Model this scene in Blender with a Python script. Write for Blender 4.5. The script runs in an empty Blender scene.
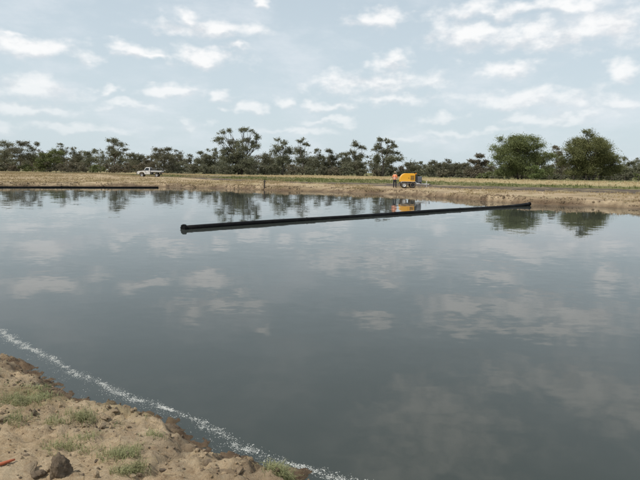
import bpy, bmesh, math, random
import numpy as np
from mathutils import Vector, Matrix

random.seed(7)
RNG = np.random.default_rng(11)
scene = bpy.context.scene
COL = scene.collection

# ------------------------------------------------------------------ camera
CAM_H = 2.2                      # metres above the water (z = 0)
FPX = 543.0                      # focal length in photograph pixels (640 wide)
PITCH = math.radians(7.11)
ROLL = math.radians(0.72)
CF = Vector((0, math.cos(PITCH), -math.sin(PITCH)))
_R0 = Vector((1, 0, 0)); _U0 = Vector((0, math.sin(PITCH), math.cos(PITCH)))
CR = _R0 * math.cos(ROLL) + _U0 * math.sin(ROLL)
CU = _U0 * math.cos(ROLL) - _R0 * math.sin(ROLL)
cam_data = bpy.data.cameras.new('camera')
cam_data.sensor_fit = 'HORIZONTAL'
cam_data.sensor_width = 36.0
cam_data.lens = 36.0 * FPX / 640.0
cam_data.clip_start = 0.05
cam_data.clip_end = 20000
cam = bpy.data.objects.new('camera', cam_data)
COL.objects.link(cam)
M3 = Matrix((CR, CU, -CF)).transposed()
cam.matrix_world = Matrix.Translation((0, 0, CAM_H)) @ M3.to_4x4()
scene.camera = cam

def ray(px, py):
    return (CF * FPX + CR * (px - 320) + CU * (240 - py)).normalized()

def at(px, py, z=0.0):
    """photograph pixel -> point on the level z"""
    d = ray(px, py)
    t = (z - CAM_H) / d.z
    return Vector((0, 0, CAM_H)) + d * t

def at_y(px, py, y):
    """photograph pixel -> point at forward distance y"""
    d = ray(px, py)
    return Vector((0, 0, CAM_H)) + d * (y / d.y)

def az_el(px, py, mirrored=False):
    d = ray(px, py)
    z = -d.z if mirrored else d.z
    return math.atan2(d.x, d.y), math.asin(z)

# ------------------------------------------------------------------ light
SUN_EL = math.radians(55)
SUN_AZ = math.radians(-122)      # measured from +Y (view direction) to +X
sun_dir = Vector((math.sin(SUN_AZ) * math.cos(SUN_EL), math.cos(SUN_AZ) * math.cos(SUN_EL), math.sin(SUN_EL)))
sd = bpy.data.lights.new('sun', 'SUN')
sd.energy = 3.0; sd.angle = math.radians(0.6); sd.color = (1.0, 0.955, 0.88)
sun = bpy.data.objects.new('sun', sd); COL.objects.link(sun)
sun.rotation_euler = sun_dir.to_track_quat('Z', 'Y').to_euler()
sun.location = sun_dir * 60

scene.view_settings.view_transform = 'Standard'
scene.view_settings.look = 'None'
scene.view_settings.exposure = 0.2
scene.view_settings.gamma = 1.0
scene.view_settings.use_curve_mapping = False

scene.cycles.max_bounces = 6
scene.cycles.diffuse_bounces = 3
scene.cycles.glossy_bounces = 3
scene.cycles.transmission_bounces = 3

# ------------------------------------------------------------------ node helper
class NT:
    def __init__(self, tree):
        self.t = tree; self.n = tree.nodes; self.l = tree.links
    def node(self, typ, **kw):
        n = self.n.new(typ)
        for k, v in kw.items():
            setattr(n, k, v)
        return n
    def put(self, sock, v):
        if hasattr(v, 'is_output'):
            self.l.new(v, sock)
        elif v is not None:
            sock.default_value = v
    def math(self, op, a, b=None, c=None, clamp=False):
        n = self.node('ShaderNodeMath', operation=op, use_clamp=clamp)
        self.put(n.inputs[0], a)
        if b is not None: self.put(n.inputs[1], b)
        if c is not None: self.put(n.inputs[2], c)
        return n.outputs[0]
    def vmath(self, op, a, b=None):
        n = self.node('ShaderNodeVectorMath', operation=op)
        self.put(n.inputs[0], a)
        if b is not None: self.put(n.inputs[1], b)
        return n.outputs['Value'] if op in ('LENGTH', 'DOT_PRODUCT', 'DISTANCE') else n.outputs[0]
    def comb(self, x, y, z=0.0):
        n = self.node('ShaderNodeCombineXYZ')
        for i, v in enumerate((x, y, z)): self.put(n.inputs[i], v)
        return n.outputs[0]
    def sep(self, v):
        n = self.node('ShaderNodeSeparateXYZ'); self.put(n.inputs[0], v); return n.outputs
    def noise(self, vec, scale, detail=4.0, rough=0.55, color=False, dim='3D', distort=0.0):
        n = self.node('ShaderNodeTexNoise', noise_dimensions=dim)
        self.put(n.inputs['Vector'], vec); n.inputs['Scale'].default_value = scale
        n.inputs['Detail'].default_value = detail; n.inputs['Roughness'].default_value = rough
        n.inputs['Distortion'].default_value = distort
        return n.outputs['Color'] if color else n.outputs[0]
    def smooth(self, v, a, b, lo=0.0, hi=1.0):
        n = self.node('ShaderNodeMapRange', interpolation_type='SMOOTHSTEP')
        self.put(n.inputs[0], v)
        for i, x in enumerate((a, b, lo, hi)): self.put(n.inputs[i + 1], x)
        return n.outputs[0]
    def mix(self, f, a, b, blend='MIX'):
        n = self.node('ShaderNodeMix', data_type='RGBA', blend_type=blend)
        n.clamp_factor = True
        self.put(n.inputs[0], f)
        for s, v in ((n.inputs[6], a), (n.inputs[7], b)):
            if isinstance(v, (tuple, list)) and len(v) == 3: v = (*v, 1)
            self.put(s, v)
        return n.outputs[2]

# ------------------------------------------------------------------ sky
world = bpy.data.worlds.new('World'); scene.world = world
world.use_nodes = True
w = NT(world.node_tree); w.n.clear()
SKY_STRENGTH = 0.10

# (px, py, half width, half height) of the clouds in photograph pixels
CLOUDS = [
 (30,48,44,9),(18,36,16,4),(212,29,46,9),(186,18,18,8),(130,52,24,7),(152,56,16,3.5),(205,56,34,9),(236,49,16,5),
 (34,88,38,11),(100,90,11,5),(170,91,26,6),(32,109,42,5.5),(130,106,24,4.5),(225,97,15,6),(246,110,13,5.5),(262,2,9,4),
 (285,107,13,6),(331,121,26,4.5),(190,123,16,6),(377,19,27,10),(372,82,66,11),(394,62,21,9),(396,99,42,6),(505,69,28,9),
 (530,99,70,8),(470,34,46,12),(545,36,60,13),(603,27,52,17),(505,9,62,7),(570,4,40,6),(634,72,17,12),(440,118,26,5.5),(552,118,46,6),
 (330,105,22,5),(80,128,50,4.5),(300,131,40,4),(620,103,26,5),(470,133,40,4),(10,128,22,5),(415,140,26,3.5)]
CLOUDS_MIRRORED = [(448,436,74,44),(420,405,40,22),(585,388,66,20),(505,378,34,13),(625,415,30,20),(395,480,60,30)]

field = bpy.data.node_groups.new('cloud_field', 'ShaderNodeTree')
field.interface.new_socket('Vector', in_out='INPUT', socket_type='NodeSocketVector')
field.interface.new_socket('Value', in_out='OUTPUT', socket_type='NodeSocketFloat')
g = NT(field)
gi = g.node('NodeGroupInput'); go = g.node('NodeGroupOutput')
best = None
for mir, lst in ((False, CLOUDS), (True, CLOUDS_MIRRORED)):
    for (px, py, hw, hh) in lst:
        a, e = az_el(px, py, mir); kx = FPX / hw; ky = FPX / hh
        n = g.node('ShaderNodeVectorMath', operation='MULTIPLY_ADD')
        g.put(n.inputs[0], gi.outputs[0]); n.inputs[1].default_value = (kx, ky, 0); n.inputs[2].default_value = (-a * kx, -e * ky, 0)
        d = g.vmath('LENGTH', n.outputs[0])
        if best is None: best = d
        else:
            n = g.node('ShaderNodeMath', operation='SMOOTH_MIN')
            g.put(n.inputs[0], best); g.put(n.inputs[1], d); n.inputs[2].default_value = 0.3
            best = n.outputs[0]
g.put(go.inputs[0], g.math('SUBTRACT', 1.0, best))

tc = w.node('ShaderNodeTexCoord')
dn = w.vmath('NORMALIZE', tc.outputs['Generated'])
ds = w.sep(dn)
azv = w.math('ARCTAN2', ds[0], ds[1])
elv = w.math('ARCSINE', ds[2])
ae = w.comb(azv, elv, 0.0)
def cfield(v):
    n = w.node('ShaderNodeGroup'); n.node_tree = field; w.put(n.inputs[0], v); return n.outputs[0]
wob = w.noise(w.vmath('MULTIPLY', ae, (1.0, 1.6, 1.0)), 15.0, 3.0, 0.6, color=True, dim='2D')
wv = w.vmath('MULTIPLY', w.vmath('SUBTRACT', wob, (0.5, 0.5, 0.5)), (0.11, 0.038, 0.0))
pv = w.vmath('ADD', ae, wv)
listed = cfield(pv)
above = cfield(w.vmath('ADD', pv, (-0.004, 0.012, 0.0)))
# the same kind of scattered cumulus all round, where the photograph does not look
scat = w.noise(w.vmath('MULTIPLY', ae, (5.0, 12.0, 1.0)), 1.0, 3.0, 0.5, dim='2D')
scat = w.math('MULTIPLY', w.math('SUBTRACT', scat, 0.54), 9.0)
out_f = w.math('MAXIMUM', w.smooth(w.math('ABSOLUTE', azv), 0.60, 0.70), w.smooth(elv, 0.56, 0.64))
scat = w.math('SUBTRACT', scat, w.math('MULTIPLY', w.math('SUBTRACT', 1.0, out_f), 12.0))
fld = w.math('MAXIMUM', w.math('MAXIMUM', listed, scat), -1.2)
fvec = w.vmath('MULTIPLY', ae, (1.0, 1.8, 1.0))
fine = w.noise(fvec, 22.0, 6.0, 0.55, dim='2D')
fine_up = w.noise(w.vmath('ADD', fvec, (-0.004, 0.012, 0.0)), 24.0, 3.0, 0.60, dim='2D')
c0 = w.math('ADD', fld, w.math('MULTIPLY', w.math('SUBTRACT', fine, 0.5), 2.0))
dens = w.smooth(c0, -0.42, 1.0)
lowfade = w.smooth(elv, 0.0, 0.20, 0.22, 0.92)          # far clouds seen through more air
dens = w.math('MULTIPLY', dens, lowfade)
lit = w.smooth(w.math('ADD', w.math('MULTIPLY', w.math('SUBTRACT', listed, above), 0.9), w.math('MULTIPLY', w.math('SUBTRACT', fine, fine_up), 2.5)), -0.9, 0.7)
sky = w.node('ShaderNodeTexSky', sky_type='NISHITA')
sky.sun_disc = False
sky.sun_elevation = SUN_EL
sky.sun_rotation = SUN_AZ
sky.altitude = 0; sky.air_density = 1.0; sky.dust_density = 2.5; sky.ozone_density = 1.0
hz = w.smooth(elv, 0.0, 0.9, 0.86, 0.25)                    # thin white haze, stronger towards the horizon
skyh = w.mix(hz, sky.outputs[0], (5.85, 6.75, 7.2))
cirr = w.noise(w.vmath('MULTIPLY', ae, (1.0, 2.6, 1.0)), 5.0, 5.0, 0.62, dim='2D')
skyh = w.mix(w.smooth(cirr, 0.42, 0.80, 0.0, 0.55), skyh, (6.8, 7.25, 7.7))
cloudc = w.mix(lit, (6.5, 6.7, 7.0), (8.7, 8.7, 8.7))
final = w.mix(dens, skyh, cloudc)
bg = w.node('ShaderNodeBackground'); bg.inputs['Strength'].default_value = SKY_STRENGTH
w.put(bg.inputs['Color'], final)
wo = w.node('ShaderNodeOutputWorld'); w.l.new(bg.outputs[0], wo.inputs[0])

# ------------------------------------------------------------------ object helpers
def tag(o, label=None, cat=None, group=None, kind=None):
    if label: o['label'] = label
    if cat: o['category'] = cat
    if group: o['group'] = group
    if kind: o['kind'] = kind
    return o

def empty(name, loc=(0, 0, 0), rz=0.0, parent=None):
    o = bpy.data.objects.new(name, None); COL.objects.link(o)
    o.location = loc; o.rotation_euler = (0, 0, rz); o.empty_display_size = 0.2
    if parent: o.parent = parent
    return o

def np_mesh(name, verts, faces, mat=None, parent=None, smooth=False, attrs=None):
    """verts (n,3), faces (m,k) arrays of one polygon size"""
    verts = np.asarray(verts, dtype=np.float32); faces = np.asarray(faces, dtype=np.int32)
    me = bpy.data.meshes.new(name)
    k = faces.shape[1]; m = faces.shape[0]
    me.vertices.add(len(verts)); me.vertices.foreach_set('co', verts.ravel())
    me.loops.add(m * k); me.loops.foreach_set('vertex_index', faces.ravel())
    me.polygons.add(m)
    me.polygons.foreach_set('loop_start', np.arange(0, m * k, k, dtype=np.int32))
    me.polygons.foreach_set('use_smooth', np.full(m, smooth, dtype=bool))
    if attrs:
        for an, av in attrs.items():
            av = np.asarray(av, dtype=np.float32)
            if av.ndim == 1:
                a = me.attributes.new(an, 'FLOAT', 'POINT'); a.data.foreach_set('value', av)
            else:
                a = me.attributes.new(an, 'FLOAT_COLOR', 'POINT'); a.data.foreach_set('color', av.ravel())
    me.update(calc_edges=True)
    me.validate(clean_customdata=False)
    if mat: me.materials.append(mat)
    o = bpy.data.objects.new(name, me); COL.objects.link(o)
    if parent: o.parent = parent
    return o

class MB:
    """collects boxes, prisms, tubes; build() links them as ONE mesh"""
    def __init__(self): self.v = []; self.f = []
    def add(self, vs, fs):
        b = len(self.v); self.v += [tuple(p) for p in vs]; self.f += [tuple(i + b for i in f) for f in fs]
    def box(self, x0, x1, y0, y1, z0, z1):
        self.add([(x, y, z) for z in (z0, z1) for y in (y0, y1) for x in (x0, x1)],
                 [(0, 2, 3, 1), (4, 5, 7, 6), (0, 1, 5, 4), (2, 6, 7, 3), (0, 4, 6, 2), (1, 3, 7, 5)])
    def prism(self, prof, y0, y1, inset_top=0.0, ztop=None):
        """x-z outline extruded along y; vertices above ztop are drawn inwards"""
        n = len(prof)
        def yy(y, z, sgn):
            return y + sgn * (inset_top if (ztop is not None and z >= ztop) else 0.0)
        vs = [(x, yy(y0, z, 1), z) for x, z in prof] + [(x, yy(y1, z, -1), z) for x, z in prof]
        fs = [tuple(range(n)), tuple(range(2 * n - 1, n - 1, -1))]
        fs += [(i, i + n, (i + 1) % n + n, (i + 1) % n) for i in range(n)]
        self.add(vs, fs)
    def tube(self, pts, radii, seg=8, cap=True):
        pts = [Vector(p) for p in pts]
        if not hasattr(radii, '__len__'): radii = [radii] * len(pts)
        rings = []
        for i, p in enumerate(pts):
            t = (pts[min(i + 1, len(pts) - 1)] - pts[max(i - 1, 0)]).normalized()
            a = t.cross(Vector((0, 0, 1)) if abs(t.z) < 0.9 else Vector((1, 0, 0))).normalized(); b = t.cross(a)
            rings.append([p + (a * math.cos(2 * math.pi * k / seg) + b * math.sin(2 * math.pi * k / seg)) * radii[i] for k in range(seg)])
        vs = [q for r in rings for q in r]; fs = []
        for i in range(len(pts) - 1):
            for k in range(seg):
                fs.append((i * seg + k, i * seg + (k + 1) % seg, (i + 1) * seg + (k + 1) % seg, (i + 1) * seg + k))
        if cap:
            fs.append(tuple(reversed(range(seg)))); fs.append(tuple((len(pts) - 1) * seg + k for k in range(seg)))
        self.add(vs, fs)
    def lathe_y(self, prof, c, seg=24):
        """(radius, y) outline turned about the y axis through c"""
        n = len(prof); vs = []; fs = []
        for k in range(seg):
            a = 2 * math.pi * k / seg
            for r, y in prof: vs.append((c[0] + r * math.cos(a), c[1] + y, c[2] + r * math.sin(a)))
        for k in range(seg):
            for i in range(n - 1):
                fs.append((k * n + i, k * n + i + 1, ((k + 1) % seg) * n + i + 1, ((k + 1) % seg) * n + i))
        self.add(vs, fs)
    def build(self, name, mat, parent=None, bevel=0.0, smooth=False, seg=2):
        me = bpy.data.meshes.new(name); me.from_pydata(self.v, [], self.f)
        bm = bmesh.new(); bm.from_mesh(me)
        bmesh.ops.recalc_face_normals(bm, faces=bm.faces)
        if bevel > 0:
            es = [e for e in bm.edges if len(e.link_faces) == 2 and e.calc_face_angle(0) > 0.4]
            bmesh.ops.bevel(bm, geom=es, offset=bevel, segments=seg, profile=0.5, affect='EDGES', clamp_overlap=True)
        for f in bm.faces: f.smooth = smooth
        bm.to_mesh(me); bm.free()
        me.materials.append(mat)
        o = bpy.data.objects.new(name, me); COL.objects.link(o)
        if parent: o.parent = parent
        return o

# value noise in numpy
def _lat(ix, iy, seed):
    n = (ix.astype(np.int64) * 374761393 + iy.astype(np.int64) * 668265263 + seed * 1442695041) & 0xffffffff
    n = ((n ^ (n >> 13)) * 1274126177) & 0xffffffff
    return ((n ^ (n >> 16)) & 0xffff) / 65535.0
def vnoise(x, y, seed=0):
    ix = np.floor(x); iy = np.floor(y); fx = x - ix; fy = y - iy
    fx = fx * fx * (3 - 2 * fx); fy = fy * fy * (3 - 2 * fy)
    a = _lat(ix, iy, seed); b = _lat(ix + 1, iy, seed); c = _lat(ix, iy + 1, seed); d = _lat(ix + 1, iy + 1, seed)
    return (a * (1 - fx) + b * fx) * (1 - fy) + (c * (1 - fx) + d * fx) * fy
def fbm(x, y, octv=4, seed=0, gain=0.5):
    x = np.asarray(x, float); y = np.asarray(y, float)
    s = np.zeros(np.broadcast(x, y).shape); a = 1.0; t = 0.0
    for o in range(octv):
        s = s + a * vnoise(x * 2 ** o + 17.3 * o, y * 2 ** o - 9.1 * o, seed + o); t += a; a *= gain
    return s / t
def sstep(a, b, x):
    t = np.clip((x - a) / (b - a), 0, 1); return t * t * (3 - 2 * t)

# ------------------------------------------------------------------ materials
def pmat(name, color, rough=0.6, metal=0.0, var=0.12, scale=6.0, spec=0.4, coat=0.0):
    m = bpy.data.materials.new(name); m.use_nodes = True
    t = NT(m.node_tree); p = t.n['Principled BSDF']
    geo = t.node('ShaderNodeTexCoord')
    nz = t.noise(geo.outputs['Object'], scale, 4.0, 0.6)
    c2 = tuple(max(0, c * (1 - 2 * var)) for c in color); c3 = tuple(min(1, c * (1 + var)) for c in color)
    t.put(p.inputs['Base Color'], t.mix(t.smooth(nz, 0.3, 0.7), c2, c3))
    p.inputs['Roughness'].default_value = rough; p.inputs['Metallic'].default_value = metal
    p.inputs['Specular IOR Level'].default_value = spec
    p.inputs['Coat Weight'].default_value = coat
    return m

def dusty(name, color, dust=(0.36, 0.28, 0.19), rough=0.45, zlo=0.0, zhi=1.0, amount=0.5, coat=0.0):
    """paint with road dust that gathers low down"""
    m = bpy.data.materials.new(name); m.use_nodes = True
    t = NT(m.node_tree); p = t.n['Principled BSDF']
    tcn = t.node('ShaderNodeTexCoord'); oz = t.sep(tcn.outputs['Object'])[2]
    nz = t.noise(tcn.outputs['Object'], 5.0, 5.0, 0.65)
    f = t.math('MULTIPLY', t.smooth(oz, zhi, zlo, 0.15, 1.0), t.smooth(nz, 0.3, 0.75, 0.3, 1.0))
    t.put(p.inputs['Base Color'], t.mix(t.math('MULTIPLY', f, amount), color, dust))
    t.put(p.inputs['Roughness'], t.math('ADD', rough, t.math('MULTIPLY', f, 0.35)))
    p.inputs['Coat Weight'].default_value = coat
    return m

def soil_material(name, near):
    m = bpy.data.materials.new(name); m.use_nodes = True
    t = NT(m.node_tree); p = t.n['Principled BSDF']
    geo = t.node('ShaderNodeNewGeometry'); pos = geo.outputs['Position']
    az = t.node('ShaderNodeAttribute', attribute_name='zone')        # r dark soil, g green, b straw
    zs = t.node('ShaderNodeSeparateColor'); t.put(zs.inputs[0], az.outputs['Color'])
    wet = t.node('ShaderNodeAttribute', attribute_name='wet').outputs['Fac']
    if near:
        n1 = t.noise(pos, 1.6, 6.0, 0.62); n2 = t.noise(pos, 9.0, 6.0, 0.68); n3 = t.noise(pos, 70.0, 6.0, 0.75); n5 = t.noise(pos, 24.0, 6.0, 0.75)
    else:
        n1 = t.noise(pos, 0.16, 6.0, 0.62); n2 = t.noise(t.vmath('MULTIPLY', pos, (.5, 1.2, 1.0)), 0.8, 7.0, 0.72); n3 = t.noise(pos, 5.0, 5.0, 0.75)
    sand = t.mix(t.smooth(n1, 0.35, 0.68), (0.455, 0.335, 0.200) if near else (0.335, 0.235, 0.140), (0.590, 0.465, 0.305) if near else (0.455, 0.342, 0.222))
    sand = t.mix(t.smooth(n2, 0.47, 0.76, 0, 0.75), sand, (0.235, 0.150, 0.083))
    sand = t.mix(t.smooth(n3, 0.50, 0.74, 0, 0.55), sand, (0.500, 0.392, 0.270))
    if near:
        sand = t.mix(t.smooth(n5, 0.53, 0.68, 0, 0.55), sand, (0.225, 0.152, 0.086))
        sand = t.mix(t.smooth(n5, 0.49, 0.34, 0, 0.6), sand, (0.56, 0.465, 0.315))
        sand = t.mix(t.smooth(n3, 0.42, 0.32, 0, 0.5), sand, (0.19, 0.13, 0.075))
    if not near:
        n4 = t.noise(t.vmath('MULTIPLY', pos, (.16, .5, 1.0)), 1.0, 6.0, 0.7)
        sand = t.mix(t.smooth(n4, 0.40, 0.66, 0, 0.8), sand, (0.235, 0.172, 0.098))
        sand = t.mix(t.smooth(n3, 0.52, 0.70, 0, 0.5), sand, (0.150, 0.105, 0.060))
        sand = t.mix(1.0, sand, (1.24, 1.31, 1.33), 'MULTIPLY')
    dark = t.mix(t.smooth(n2, 0.3, 0.7), (0.085, 0.066, 0.052), (0.145, 0.115, 0.088))
    green = t.mix(t.smooth(n2, 0.3, 0.7), (0.115, 0.125, 0.045), (0.22, 0.195, 0.085))
    straw = t.mix(t.smooth(n2, 0.3, 0.7), (0.36, 0.285, 0.145), (0.46, 0.385, 0.215))
    c = t.mix(zs.outputs[0], sand, dark)
    c = t.mix(zs.outputs[1], c, green)
    c = t.mix(zs.outputs[2], c, straw)
    wn = t.math('MULTIPLY', wet, t.smooth(n2, 0.25, 0.6, 0.55, 1.0))
    c = t.mix(wn, c, (0.125, 0.082, 0.048))
    t.put(p.inputs['Base Color'], c)
    t.put(p.inputs['Roughness'], t.math('SUBTRACT', 0.95, t.math('MULTIPLY', wn, 0.25)))
    p.inputs['Specular IOR Level'].default_value = 0.25
    if not near:
        b = t.node('ShaderNodeBump'); b.inputs['Strength'].default_value = 0.9; b.inputs['Distance'].default_value = 0.22
        t.put(b.inputs['Height'], t.math('ADD', n3, n2)); t.l.new(b.outputs[0], p.inputs['Normal'])
    if near:
        b = t.node('ShaderNodeBump'); b.inputs['Strength'].default_value = 1.0; b.inputs['Distance'].default_value = 0.018
        t.put(b.inputs['Height'], t.math('ADD', n3, t.math('MULTIPLY', n5, 1.6))); t.l.new(b.outputs[0], p.inputs['Normal'])
    return m

def leaf_material(name, c_a, c_b, trans=0.25):
    m = bpy.data.materials.new(name); m.use_nodes = True
    t = NT(m.node_tree); t.n.clear()
    geo = t.node('ShaderNodeNewGeometry'); oi = t.node('ShaderNodeObjectInfo')
    at_ = t.node('ShaderNodeAttribute', attribute_name='clump').outputs['Fac']
    f = t.math('ADD', t.math('MULTIPLY', geo.outputs['Random Per Island'], 0.5), t.math('MULTIPLY', at_, 0.5))
    c = t.mix(f, c_a, c_b)
    hs = t.node('ShaderNodeHueSaturation')
    t.put(hs.inputs['Hue'], t.math('ADD', 0.485, t.math('MULTIPLY', oi.outputs['Random'], 0.03)))
    t.put(hs.inputs['Value'], t.math('ADD', 0.94, t.math('MULTIPLY', oi.outputs['Random'], 0.22)))
    t.put(hs.inputs['Color'], c)
    d = t.node('ShaderNodeBsdfPrincipled'); t.put(d.inputs['Base Color'], hs.outputs[0])
    d.inputs['Roughness'].default_value = 0.55; d.inputs['Specular IOR Level'].default_value = 0.3
    tr = t.node('ShaderNodeBsdfTranslucent'); t.put(tr.inputs[0], hs.outputs[0])
    mx = t.node('ShaderNodeMixShader'); mx.inputs[0].default_value = trans
    t.l.new(d.outputs[0], mx.inputs[1]); t.l.new(tr.outputs[0], mx.inputs[2])
    o = t.node('ShaderNodeOutputMaterial'); t.l.new(mx.outputs[0], o.inputs[0])
    return m

MAT = {}
MAT['ground'] = soil_material('ground_soil', False)
MAT['bank'] = soil_material('bank_soil', True)
MAT['gum_leaf'] = leaf_material('gum_leaf', (0.112, 0.116, 0.072), (0.225, 0.220, 0.145), .38)
MAT['green_leaf'] = leaf_material('green_leaf', (0.108, 0.124, 0.048), (0.225, 0.236, 0.100), .38)
MAT['bright_leaf'] = leaf_material('bright_leaf', (0.105, 0.135, 0.046), (0.215, 0.245, 0.100), .36)
MAT['brown_leaf'] = leaf_material('brown_leaf', (0.115, 0.104, 0.068), (0.215, 0.190, 0.130), .34)
MAT['straw_blade'] = leaf_material('straw_blade', (0.38, 0.31, 0.16), (0.56, 0.48, 0.28), 0.2)
MAT['green_blade'] = leaf_material('green_blade', (0.085, 0.115, 0.030), (0.20, 0.215, 0.075), 0.3)
MAT['brown_blade'] = leaf_material('brown_blade', (0.22, 0.16, 0.085), (0.40, 0.31, 0.175), 0.2)
MAT['tuft_blade'] = leaf_material('tuft_blade', (0.17, 0.20, 0.085), (0.37, 0.36, 0.19), 0.3)
MAT['bark'] = pmat('bark', (0.150, 0.128, 0.105), 0.9, scale=1.2, var=0.25)
MAT['dark_bark'] = pmat('dark_bark', (0.075, 0.060, 0.048), 0.9, scale=1.2, var=0.25)
MAT['clod'] = soil_material('clod_soil', True)
MAT['white_paint'] = dusty('white_paint', (0.74, 0.74, 0.72), zlo=0.5, zhi=1.3, amount=0.35, coat=0.4)
MAT['tray_paint'] = dusty('tray_paint', (0.60, 0.60, 0.59), zlo=0.6, zhi=1.3, amount=0.4)
MAT['black_plastic'] = pmat('black_plastic', (0.022, 0.022, 0.023), 0.6)
MAT['rubber'] = dusty('rubber', (0.022, 0.021, 0.020), rough=0.8, zlo=0.0, zhi=0.8, amount=0.35)
MAT['steel'] = pmat('steel', (0.50, 0.51, 0.52), 0.4, 0.8)
MAT['galv'] = pmat('galv', (0.62, 0.63, 0.63), 0.5, 0.3)
MAT['glass'] = pmat('dark_glass', (0.022, 0.026, 0.028), 0.06, spec=0.7)
MAT['lamp_glass'] = pmat('lamp_glass', (0.72, 0.74, 0.76), 0.1)
MAT['red_lens'] = pmat('red_lens', (0.40, 0.02, 0.015), 0.2)
MAT['amber'] = pmat('amber_lens', (0.75, 0.28, 0.02), 0.25)
MAT['yellow'] = dusty('yellow_paint', (0.80, 0.39, 0.012), zlo=0.5, zhi=1.4, amount=0.22, rough=0.35, coat=0.3)
MAT['dark_metal'] = pmat('dark_metal', (0.045, 0.045, 0.048), 0.6, 0.3)
MAT['grey_metal'] = pmat('grey_metal', (0.125, 0.135, 0.155), 0.5, 0.2)
MAT['orange_cloth'] = pmat('orange_cloth', (0.86, 0.33, 0.17), 0.85, scale=14)
MAT['navy_cloth'] = pmat('navy_cloth', (0.020, 0.022, 0.032), 0.9, scale=14)
MAT['skin'] = pmat('skin', (0.48, 0.29, 0.205), 0.6)
MAT['hair'] = pmat('hair', (0.05, 0.035, 0.025), 0.7)
MAT['hat'] = pmat('hat_cloth', (0.42, 0.33, 0.22), 0.85)
MAT['boot'] = pmat('boot', (0.075, 0.048, 0.03), 0.8)
MAT['reflective'] = pmat('reflective_tape', (0.66, 0.67, 0.66), 0.35)
MAT['timber'] = pmat('timber', (0.075, 0.060, 0.048), 0.9, scale=9, var=0.25)
MAT['orange_plastic'] = pmat('orange_plastic', (0.46, 0.125, 0.055), 0.6)

def hdpe():
    m = bpy.data.materials.new('black_polyethylene'); m.use_nodes = True
    t = NT(m.node_tree); p = t.n['Principled BSDF']
    geo = t.node('ShaderNodeNewGeometry')
    nz = t.noise(geo.outputs['Position'], 3.0, 6.0, 0.65); n2 = t.noise(geo.outputs['Position'], 0.5, 3.0, 0.5)
    c = t.mix(t.smooth(nz, 0.40, 0.80, 0, 0.8), (0.006, 0.006, 0.0065), (0.020, 0.0195, 0.018))
    t.put(p.inputs['Base Color'], c)
    t.put(p.inputs['Roughness'], t.smooth(n2, 0.3, 0.7, 0.42, 0.6))
    p.inputs['Specular IOR Level'].default_value = 0.07
    return m
MAT['hdpe'] = hdpe()

def water_material():
    m = bpy.data.materials.new('pond_water'); m.use_nodes = True
    t = NT(m.node_tree); p = t.n['Principled BSDF']
    geo = t.node('ShaderNodeNewGeometry'); pos = geo.outputs['Position']
    big = t.noise(t.vmath('MULTIPLY', pos, (0.05, 0.11, 0)), 1.0, 3.0, 0.5)       # calm and ruffled areas
    calm = t.smooth(big, 0.36, 0.62, 0.35, 1.0)
    a = t.noise(t.vmath('MULTIPLY', pos, (0.8, 1.6, 0)), 1.0, 2.0, 0.5, color=True)
    b = t.noise(t.vmath('MULTIPLY', pos, (4.0, 7.0, 0)), 1.0, 2.0, 0.5, color=True)
    va = t.vmath('MULTIPLY', t.vmath('SUBTRACT', a, (0.5, 0.5, 0.5)), (0.010, 0.030, 0.0))
    vb = t.vmath('MULTIPLY', t.vmath('SUBTRACT', b, (0.5, 0.5, 0.5)), (0.012, 0.030, 0.0))
    sl = t.vmath('ADD', va, vb)
    sc = t.node('ShaderNodeVectorMath', operation='SCALE'); t.put(sc.inputs[0], sl); t.put(sc.inputs['Scale'], calm)
    nn = t.vmath('NORMALIZE', t.vmath('ADD', sc.outputs[0], (0, 0, 1)))
    t.l.new(nn, p.inputs['Normal'])
    mud = t.noise(pos, 0.12, 3.0, 0.5)
    t.put(p.inputs['Base Color'], t.mix(mud, (0.034, 0.042, 0.038), (0.048, 0.054, 0.046)))
    p.inputs['Roughness'].default_value = 0.025
    p.inputs['IOR'].default_value = 1.333
    return m
MAT['water'] = water_material()
def foam_material():
    m = pmat('foam', (0.44, 0.45, 0.42), 0.7, var=0.12, scale=30)
    return m
MAT['foam'] = foam_material()

# ------------------------------------------------------------------ terrain
# far bank boundaries, read off the photograph and set down on the levels they lie on
def bline(pts):
    w_ = [at(px, py, z) for (px, py, z) in pts]
    w_.sort(key=lambda p: p.x)
    return np.array([p.x for p in w_]), np.array([p.y for p in w_])
B_SHORE = bline([(-140, 185.3, 0), (0, 186.6, 0), (80, 186.7, 0), (160, 186.9, 0), (215, 188.2, 0), (270, 190.2, 0), (335, 192.0, 0), (400, 194.5, 0), (455, 198.5, 0), (500, 202.0, 0), (530, 204.2, 0), (580, 206.0, 0), (640, 208.6, 0), (760, 213, 0)])
B_SAND = bline([(-140, 171.2, .85), (0, 172.5, .85), (90, 173.4, .85), (165, 177.6, .75), (230, 180.5, .65), (300, 183.2, .6), (400, 186.6, .6), (480, 189.6, .6), (560, 192.0, .6), (640, 194.2, .6), (760, 197.5, .6)])
B_DARK = bline([(-140, 170.9, .85), (0, 172.2, .85), (90, 173.1, .85), (165, 177.0, .75), (230, 179.6, .65), (300, 182.2, .6), (400, 183.6, .6), (480, 186.0, .6), (560, 187.7, .6), (640, 189.6, .6), (760, 192.6, .6)])
B_GREEN = bline([(-140, 170.4, .92), (0, 171.6, .92), (90, 172.2, .92), (165, 174.8, .9), (230, 176.0, .9), (300, 177.7, .9), (400, 180.4, .85), (480, 183.0, .8), (560, 185.4, .8), (640, 187.2, .8), (760, 190, .8)])
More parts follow.
